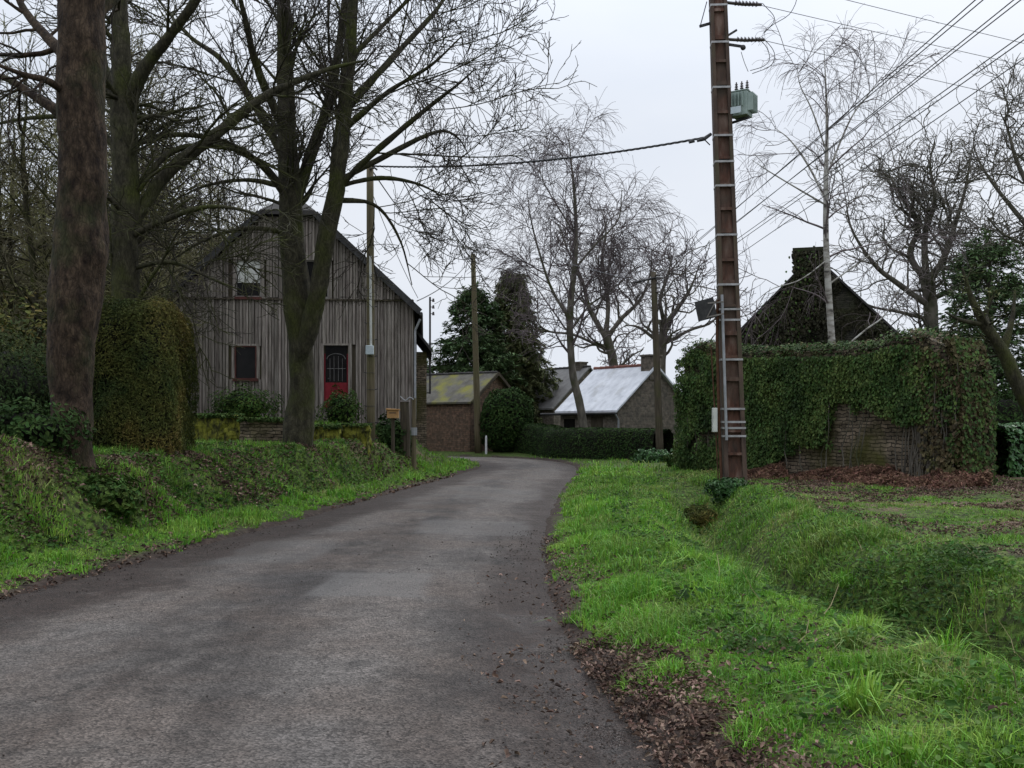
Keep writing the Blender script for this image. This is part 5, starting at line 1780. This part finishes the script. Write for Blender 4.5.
world_of = lambda loc: np.array(b3) + np.array(loc)
cable('thick twisted cable from the concrete pole to the thin barn pole', P(708, 137, Yp), P(371, 166, 29.0), 0.24, .018, M['wire'], 60, lumps=True)
cg = MB()
cg.tube([P(711, 134, Yp), P(704, 139, Yp - .05), P(697, 141, Yp)], [.035, .045, .03], 7); cg.tube([P(710, 145, Yp), P(703, 138, Yp)], .014, 5); cg.tube([P(694, 140.5, Yp), P(689, 142.5, Yp)], [.05, .03], 7)
cgo = cg.build('cable_anchor', M['dark_metal'])
tag(cgo, 'black dead-end clamp holding the twisted cable to the concrete pole', 'clamp')
cable('upper cable from the thin barn pole to the tall plain pole', P(372, 170, 29.), P(473, 258, 52.), .9, .018, M['wire'])
cable('cable from the tall plain pole down to the barn corner', P(472, 258, 52.), P(417, 301, 33.), .25, .018, M['wire'])
cable('thin wire from the thin barn pole down to the barn corner', P(373, 195, 29.), P(418, 298, 33.2), .15, .010, M['wire'])
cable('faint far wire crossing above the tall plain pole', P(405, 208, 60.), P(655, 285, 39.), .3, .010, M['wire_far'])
GL = 'low-voltage wires running from the short-armed pole over the field'
ends = [((655, 276, 39.), (979.5, 0, 14.), 'uppermost'), ((655, 279, 39.), (972, 0, 14.), 'second'), ((656, 284, 39.), (1017, 0, 14.), 'third'), ((656, 287, 39.), (1010, 0, 14.), 'fourth'),
        ((657, 296, 39.), (1024, 31, 14.3), 'fifth'), ((657, 299, 39.), (1024, 37, 14.3), 'sixth'), ((658, 310, 39.), (1024, 56, 15.), 'lowest')]
for e0, e1, wd_ in ends:
    a = P(*e0); b_ = P(*e1)
    far = a + (b_ - a) * 2.1
    cable('%s of the seven wires running from the short-armed pole over the field' % wd_, a, far, .04, .009, M['wire'], 40, GL)
GH = 'high-voltage wires leaving the concrete pole to the right'
for k, ((px, py), lab) in enumerate([((1015, 92), 'lowest'), ((1015, 57), 'middle'), ((1024, 37), 'highest')]):
    a = world_of(hv_pts[k]) if k < 2 else P(775, -18, Yp)
    b_ = P(px, py, 26.0)
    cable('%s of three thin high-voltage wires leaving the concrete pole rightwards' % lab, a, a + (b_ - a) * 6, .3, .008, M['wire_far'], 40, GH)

# thin metal mast on the back of the barn
mt0 = P(430, 394, 45.); mt1 = P(430, 297, 45.)
ms = thing('metal_mast', 'thin black metal mast with small insulators behind the barn corner', 'mast', tuple(mt0))
hm = mt1[2] - mt0[2]
MB().tube([(0, 0, 0), (0, 0, hm)], .045, 7).build('shaft', M['dark_metal'], ms)
for q in (.05, 1.1): MB().bar((0, 0, q), (-.62, 0, q), .05, .05).build('bracket', M['dark_metal'], ms)
for k in range(3):
    mb = MB()
    mb.bar((0, 0, hm - .15 - .3 * k), (.14, 0, hm - .15 - .3 * k), .03, .03); mb.tube([(.15, 0, hm - .22 - .3 * k), (.15, 0, hm - .07 - .3 * k)], [.06, .04], 7)
    mb.build('insulator', M['porcelain'], ms)

# ------------------------------------------------------------------ trees beyond: birches, oaks, conifers
def birch_levels(k=1.0):
    return [dict(dens=3.2 * k, t0=.22, t1=.97, ang=(30, 55), ln=(2.0, 4.6), taper=.6, S=8, wander=.09, up=.06, rr=.42, rmin=.012, rmax=.07, sides=5),
            dict(dens=4.4 * k, t0=.15, t1=1., ang=(25, 55), ln=(.8, 2.2), taper=.3, S=6, wander=.13, up=-.04, rr=.5, rmin=.008, sides=4),
            dict(dens=7.0 * k, t0=.15, t1=1., ang=(20, 60), ln=(.6, 1.9), taper=.2, S=5, wander=.10, up=-.26, rr=.6, rmin=.0062, sides=3)]


Y0 = 27.5
st = [stem([(834, 400), (832, 345), (829, 300), (826, 240), (826, 180), (827, 130), (826, 90), (824, 48)], Y0, [.14, .125, .115, .10, .08, .055, .03, .01], 22),
      stem([(826, 200), (808, 165), (790, 140), (775, 128)], Y0, [.04, .035, .022, .01], 12, .8),
      stem([(826, 205), (800, 190), (770, 172), (752, 160)], Y0, [.035, .028, .02, .008], 12, -.8),
      stem([(827, 175), (850, 120), (868, 95), (885, 72)], Y0, [.035, .03, .02, .008], 12, .5),
      stem([(826, 150), (812, 110), (800, 85), (797, 66)], Y0, [.03, .025, .016, .008], 12, -.5),
      stem([(827, 260), (800, 280), (770, 290), (745, 312)], Y0, [.025, .02, .015, .006], 12, -.6),
      stem([(828, 285), (860, 262), (893, 240), (915, 228)], Y0, [.03, .025, .018, .006], 12, -.4),
      stem([(846, 346), (868, 328), (882, 318), (900, 296), (915, 285)], Y0, [.03, .03, .025, .02, .008], 12, .3)]
st = [(p_, r_ * .78) for p_, r_ in st]
tree('birch_tree', 'slender white-barked birch rising behind the ivy wall', 'tree', base_of(st[0]), st,
     [dict(dens=2.6, t0=.25, t1=1., ang=(30, 60), ln=(.9, 2.6), taper=.4, S=7, wander=.11, up=.02, rr=.42, rmin=.008, rmax=.03, sides=4),
      dict(dens=4.2, t0=.15, t1=1., ang=(25, 60), ln=(.5, 1.4), S=5, wander=.14, up=-.06, rr=.5, rmin=.005, sides=3),
      dict(dens=7.5, t0=.15, t1=1., ang=(20, 60), ln=(.35, 1.3), S=4, wander=.12, up=-.26, rr=.6, rmin=.0038, sides=3)],
     M['bark_birch'], M['twig_birch'], limb_levels=0, amp=.08)

Y0 = 46.0
st = [stem([(584, 432), (580, 405), (573, 375), (570, 335), (571, 300), (575, 262), (576, 225), (574, 190), (571, 160), (568, 128)], Y0, [.30, .27, .24, .22, .20, .17, .13, .09, .05, .015], 24),
      stem([(570, 320), (552, 290), (540, 255), (531, 220), (527, 190)], Y0, [.10, .09, .07, .05, .02], 14, 1.0),
      stem([(574, 270), (595, 245), (618, 220), (622, 190)], Y0, [.08, .07, .05, .02], 14, -.8),
      stem([(575, 235), (560, 210), (545, 185), (538, 165)], Y0, [.06, .05, .035, .015], 14, .8),
      stem([(571, 330), (590, 305), (612, 290), (640, 262)], Y0, [.08, .06, .05, .02], 14, .8)]
st = [(p_, r_ * .72) for p_, r_ in st]
tree('birch_tree', 'tall weeping birch standing in front of the pale-roofed cottage', 'tree', base_of(st[0]), st, birch_levels(.9), M['bark_oak'], M['twig_birch'], limb_levels=0, amp=.1)


def oak_levels(k=1.0, rm=.012):
    return [dict(dens=2.7 * k, t0=.15, t1=1., ang=(30, 70), ln=(1.6, 3.8), taper=.35, S=9, wander=.26, up=.05, rr=.48, rmin=rm * 1.6, rmax=.09, sides=5),
            dict(dens=2.7 * k, t0=.15, t1=1., ang=(30, 70), ln=(1.0, 2.4), taper=.3, S=7, wander=.30, up=.04, rr=.55, rmin=rm * 1.2, sides=4),
            dict(dens=2.7 * k, t0=.15, t1=1., ang=(30, 70), ln=(.5, 1.3), taper=.3, S=4, wander=.3, up=.04, rr=.6, rmin=rm * .9, sides=3),
            dict(dens=1.7 * k, t0=.15, t1=1., ang=(30, 70), ln=(.25, .7), taper=.3, S=3, wander=.3, up=.03, rr=.7, rmin=rm * .7, sides=3)]


Y0 = 57.0
st = [stem([(615, 420), (616, 380), (612, 355), (606, 335)], Y0, [.48, .44, .42, .40], 12),
      stem([(606, 338), (590, 310), (582, 280), (570, 255), (560, 232)], Y0, [.26, .22, .16, .10, .03], 16, 1.2),
      stem([(607, 338), (622, 318), (640, 300), (650, 275), (652, 250)], Y0, [.26, .20, .15, .09, .03], 16, -1.2),
      stem([(606, 336), (608, 300), (602, 262), (606, 230), (600, 205)], Y0, [.26, .2, .15, .09, .03], 16, .5),
      stem([(606, 350), (575, 335), (545, 330), (530, 310)], Y0, [.14, .12, .08, .03], 14, -1)]
st = [(p_, r_ * .62) for p_, r_ in st]
tree('oak_tree', 'bare oak with spreading limbs rising behind the pale-roofed cottage', 'tree', base_of(st[0]), st, oak_levels(.8, .014), M['bark_oak'], M['twig_birch'], limb_levels=1)
Y0 = 50.0
st = [stem([(660, 440), (661, 380), (662, 350), (664, 320)], Y0, [.26, .24, .23, .2], 12),
      stem([(664, 325), (680, 305), (692, 285), (700, 262)], Y0, [.12, .1, .06, .02], 14, 1), stem([(664, 322), (660, 300), (668, 275), (672, 255)], Y0, [.12, .1, .06, .02], 14, -1),
      stem([(662, 345), (690, 330), (712, 322), (726, 300)], Y0, [.1, .08, .05, .02], 14, .5), stem([(662, 345), (640, 328), (625, 325)], Y0, [.1, .07, .02], 14, .5)]
tree('bare_tree', 'small bare tree between the dark short-armed pole and the concrete pole', 'tree', base_of(st[0]), st, oak_levels(.7, .012)[:3], M['bark_oak'], M['twig_birch'], limb_levels=1)

Y0 = 46.0
st = [stem([(934, 430), (932, 345), (930, 300), (926, 275)], Y0, [.62, .55, .50, .46], 12),
      stem([(926, 280), (910, 255), (918, 225), (900, 195), (888, 172)], Y0, [.30, .25, .2, .13, .04], 16, 1.4),
      stem([(928, 285), (945, 255), (955, 225), (965, 190), (972, 150)], Y0, [.30, .24, .18, .12, .04], 16, -1.4),
      stem([(926, 275), (925, 235), (935, 200), (930, 165), (936, 135)], Y0, [.28, .22, .16, .10, .03], 16, .6),
      stem([(928, 305), (900, 285), (875, 265), (852, 230), (845, 195)], Y0, [.24, .2, .15, .09, .03], 16, -.8),
      stem([(929, 320), (900, 312), (868, 305), (845, 285)], Y0, [.16, .13, .09, .03], 16, .8),
      stem([(930, 300), (960, 285), (990, 262), (1010, 235)], Y0, [.22, .17, .12, .04], 16, .8)]
st = [(p_, r_ * .60) for p_, r_ in st]
tree('oak_tree', 'large gnarled bare oak behind the ivy wall, next to the white birch', 'tree', base_of(st[0]), st, oak_levels(1.0, .012), M['bark_oak'], M['twig_oak'], limb_levels=1)
Y0 = 40.0
st = [stem([(1088, 430), (1085, 330), (1078, 270), (1066, 245)], Y0, [.5, .45, .4, .36], 12),
      stem([(1066, 248), (1035, 232), (1010, 205), (985, 172), (975, 150)], Y0, [.24, .2, .15, .09, .03], 16, 1),
      stem([(1068, 250), (1040, 205), (1018, 165), (1008, 130), (1000, 112)], Y0, [.24, .2, .14, .08, .03], 16, -1),
      stem([(1070, 255), (1060, 200), (1045, 150), (1040, 105)], Y0, [.24, .2, .12, .03], 16, .5),
      stem([(1070, 262), (1040, 250), (1005, 235), (985, 215)], Y0, [.16, .12, .08, .03], 16, -.6),
      stem([(1072, 250), (1100, 200), (1120, 150)], Y0, [.22, .15, .03], 16, .6)]
st = [(p_, r_ * .60) for p_, r_ in st]
tree('oak_tree', 'gnarled bare oak leaning in from the right edge above the conifer', 'tree', base_of(st[0]), st, oak_levels(1.0, .011), M['bark_oak'], M['twig_oak'], limb_levels=1)


def conifer(label, base, h, r, n_br, mat, needle, dens, droop=-.10, name='conifer_tree', lean=(0, 0), shape=1.0, t_lo=.08, trunk_r=.3, sub=1.0):
    z0 = base[2]
    s0 = (smooth_path([(base[0], base[1], z0), (base[0] + lean[0] * .5, base[1], z0 + h * .5), (base[0] + lean[0], base[1] + lean[1], z0 + h)], 14), np.linspace(trunk_r, .03, 14))
    t = thing(name, label, 'tree', tuple(base))
    par = as_par([s0])
    V, Q = rough_tubes(par, 10, .1)
    tt = rng.uniform(t_lo, .99, n_br)
    u = tt * 13; i = np.minimum(u.astype(int), 12); f = (u - i)[:, None]
    p0 = s0[0][i] * (1 - f) + s0[0][i + 1] * f
    az = rng.uniform(0, 2 * math.pi, n_br)
    d = np.stack([np.cos(az), np.sin(az), rng.uniform(-.05, .35, n_br)], 1)
    L = r * (1 - tt) ** shape * rng.uniform(.65, 1.15, n_br) + .25
    b1 = grow(p0, norm(d), L, np.full(n_br, .035) * (1 - tt) + .012, 6, .08, droop, .008)
    b2 = spawn(b1, dens=4.2 * sub, t0=.15, t1=1., ang=(30, 65), ln=(.5, 1.2), taper=.4, S=4, wander=.12, up=droop * 1.2, rr=.6, rmin=.006, flat=.4)
    W, Q2 = merge([(V, Q), tube_np(*b1, 4), tube_np(*b2, 3)])
    off_ = np.array(base)
    mesh_np('trunk', W - off_, Q2, mat=M['bark_oak'], parent=t, smooth=True)
    # needle sprays along the twigs
    pts, rad = b2
    N = len(pts)
    k = dens
    idx = np.repeat(np.arange(N), k); tq = rng.uniform(.05, 1, N * k) * 4
    i = np.minimum(tq.astype(int), 3); f = (tq - i)[:, None]
    q = pts[idx, i] * (1 - f) + pts[idx, i + 1] * f + rng.normal(0, .06, (N * k, 3))
    tn = norm(pts[idx, i + 1] - pts[idx, i])
    V, Q = leaves(q, np.tile([0, 0, 1.], (len(q), 1)) + rng.normal(0, .3, (len(q), 3)), rng.uniform(needle * .6, needle * 1.3, len(q)), .32, .08, tn + np.array([0, 0, -.25]))
    mesh_np('crown', V - off_, Q, mat=mat, parent=t)
    return t


c = P(482, 440, 62.0)
conifer('dark green conifer left of the weeping birch behind the outhouse', (P(474, 0, 61)[0], 61.0, 0.), 9.9, 3.5, 350, M['conifer'], .36, 12, -.06, shape=.5, t_lo=.04)
conifer('tall brown-green conifer with hanging sprays behind the round bush', (P(513, 0, 63)[0], 63.0, 0.), 11.4, 3.7, 430, M['conifer_brown'], .38, 12, -.16, shape=.62, t_lo=.03)
conifer('dark conifer standing behind the right edge laurel hedge', (P(990, 0, 37)[0], 37.0, 0.), 8.4, 2.6, 240, M['conifer'], .24, 11, -.03, shape=.5, t_lo=.22)
# leaning mossy evergreen at the right edge
Y0 = 30.0
st = [stem([(1040, 430), (1022, 392), (1003, 352), (985, 325), (972, 300), (962, 268)], Y0, [.24, .21, .19, .16, .10, .03], 18),
      stem([(1003, 352), (1012, 320), (1015, 290)], Y0, [.12, .08, .03], 12, .5), stem([(985, 325), (960, 320), (945, 312)], Y0, [.08, .06, .02], 12, -.5)]
t, lv, par = tree('evergreen_tree', 'leaning mossy evergreen with a pale trunk at the right edge', 'tree', base_of(st[0]), st,
                  [dict(dens=3.0, t0=.35, t1=1., ang=(35, 70), ln=(.8, 1.9), taper=.3, S=6, wander=.15, up=-.03, rr=.4, rmin=.008, rmax=.05, sides=4),
                   dict(dens=3.0, t0=.15, t1=1., ang=(30, 60), ln=(.4, .9), taper=.3, S=4, wander=.15, up=-.03, rr=.5, rmin=.006, sides=3)],
                  M['bark_mossy'], M['twig_mossy'], limb_levels=1)
pts = lv[1][0]; N = len(pts); k = 9
idx = np.repeat(np.arange(N), k); tq = rng.integers(1, 5, N * k)
q = pts[idx, tq] + rng.normal(0, .08, (N * k, 3))
V, Q = leaves(q, np.tile([0, 0, 1.], (len(q), 1)), rng.uniform(.08, .18, len(q)), .35, .08)
mesh_np('foliage', V - np.array(base_of(st[0])), Q, mat=M['conifer_brown'], parent=t)

# distant tree line and thickets that close the horizon
FT = 'far bare trees on the horizon'
far_lab = 'small far bare tree in the hazy line behind the houses'
s0 = vertical_stem(-6.5, 90, 9, .2, .8, 12, z=0)
fp, _, _ = tree('far_tree', far_lab, 'tree', base_of(s0), [s0],
                [dict(dens=3.0, t0=.15, t1=.98, ang=(35, 70), ln=(1.5, 3.2), taper=.5, S=6, wander=.16, up=.05, rr=.4, rmin=.02, rmax=.05, sides=4),
                 dict(dens=2.6, t0=.1, t1=1., ang=(25, 60), ln=(.6, 1.6), S=4, wander=.2, up=.03, rr=.5, rmin=.015, sides=3),
                 dict(dens=2.4, t0=.1, t1=1., ang=(25, 60), ln=(.4, .9), S=2, wander=.2, up=.0, rr=.6, rmin=.012, sides=3)],
                M['bark_oak'], M['twig_oak'], FT)
for k in range(34):
    px = [rng.uniform(405, 470), rng.uniform(530, 760), rng.uniform(830, 1060)][k % 3]
    Y = rng.uniform(75, 110)
    if k % 3 == 2: Y = rng.uniform(52, 72)
    x = (px - 512) / F * Y
    copy_tree(fp, (x, Y, 0), rng.uniform(0, 6.28), rng.uniform(.6, 1.0) * (1.0 if k % 3 != 2 else .8))
tp, tv = [], []
for k in range(46):
    px = rng.uniform(-100, 1150); Y = rng.uniform(88, 120)
    x = (px - 512) / F * Y
    p_, v_ = bush_points(420, (x, Y, 1.4), (4.0, 2, rng.uniform(1.6, 3.2)), .5, .7, 1.0, k)
    tp.append(p_); tv.append(v_)
tp = np.concatenate(tp); tv = np.concatenate(tv)
V, Q = leaves(tp, tv, rng.uniform(.3, .7, len(tp)), .5)
tag(mesh_np('far_hedgerow', V, Q, mat=M['conifer_brown']), 'low far hedgerow closing the horizon behind the houses', 'hedgerow', kind='stuff')
for (px, Y, rz_, lab) in [(870, 34, 1.9, 'brown thicket behind the ivy wall between birch and oak'), (925, 33, 1.7, 'low dark thicket under the large oak'), (1000, 33, 1.6, 'dark shrub under the right conifer')]:
    c = P(px, 380, Y); c[2] = 1.4
    bush('thicket', lab, 'shrub', c, (1.7, 1.2, rz_), 6000, .12, M['ivy_brown'] if px < 990 else M['hedge_green'], .5, .6, 1.0, .4)
# leafy clump and dark fern at the pole foot
c = P(728, 497, 20.8)
bush('fern_clump', 'bright green fern clump at the foot of the concrete pole', 'plant', (c[0], 20.8, gz(c[0], 20.8) + .16), (.42, .35, .26), 1600, .11, M['laurel'], .5, .7, 1.0, .35, None, None, False)
c = P(700, 505, 20.2)
bush('bramble_clump', 'dark bramble tangle in the ditch by the concrete pole', 'plant', (c[0], 20.3, gz(c[0], 20.3) + .2), (.34, .5, .22), 1000, .10, M['hedge_brown'], .5, .7, 1.0, .3, None, None, False)
for (px, Y, lab) in [(655, 37.5, 'green leafy clump at the foot of the dark short-armed pole'), (690, 31, 'low green weeds in front of the ivy wall left end')]:
    x = (px - 512) / F * Y
    bush('weed_clump', lab, 'plant', (x, Y, gz(x, Y) + .2), (.8, .5, .3), 1500, .13, M['laurel'] if Y > 35 else M['shrub'], .5, .7, 1.0, .45, None, None, False)
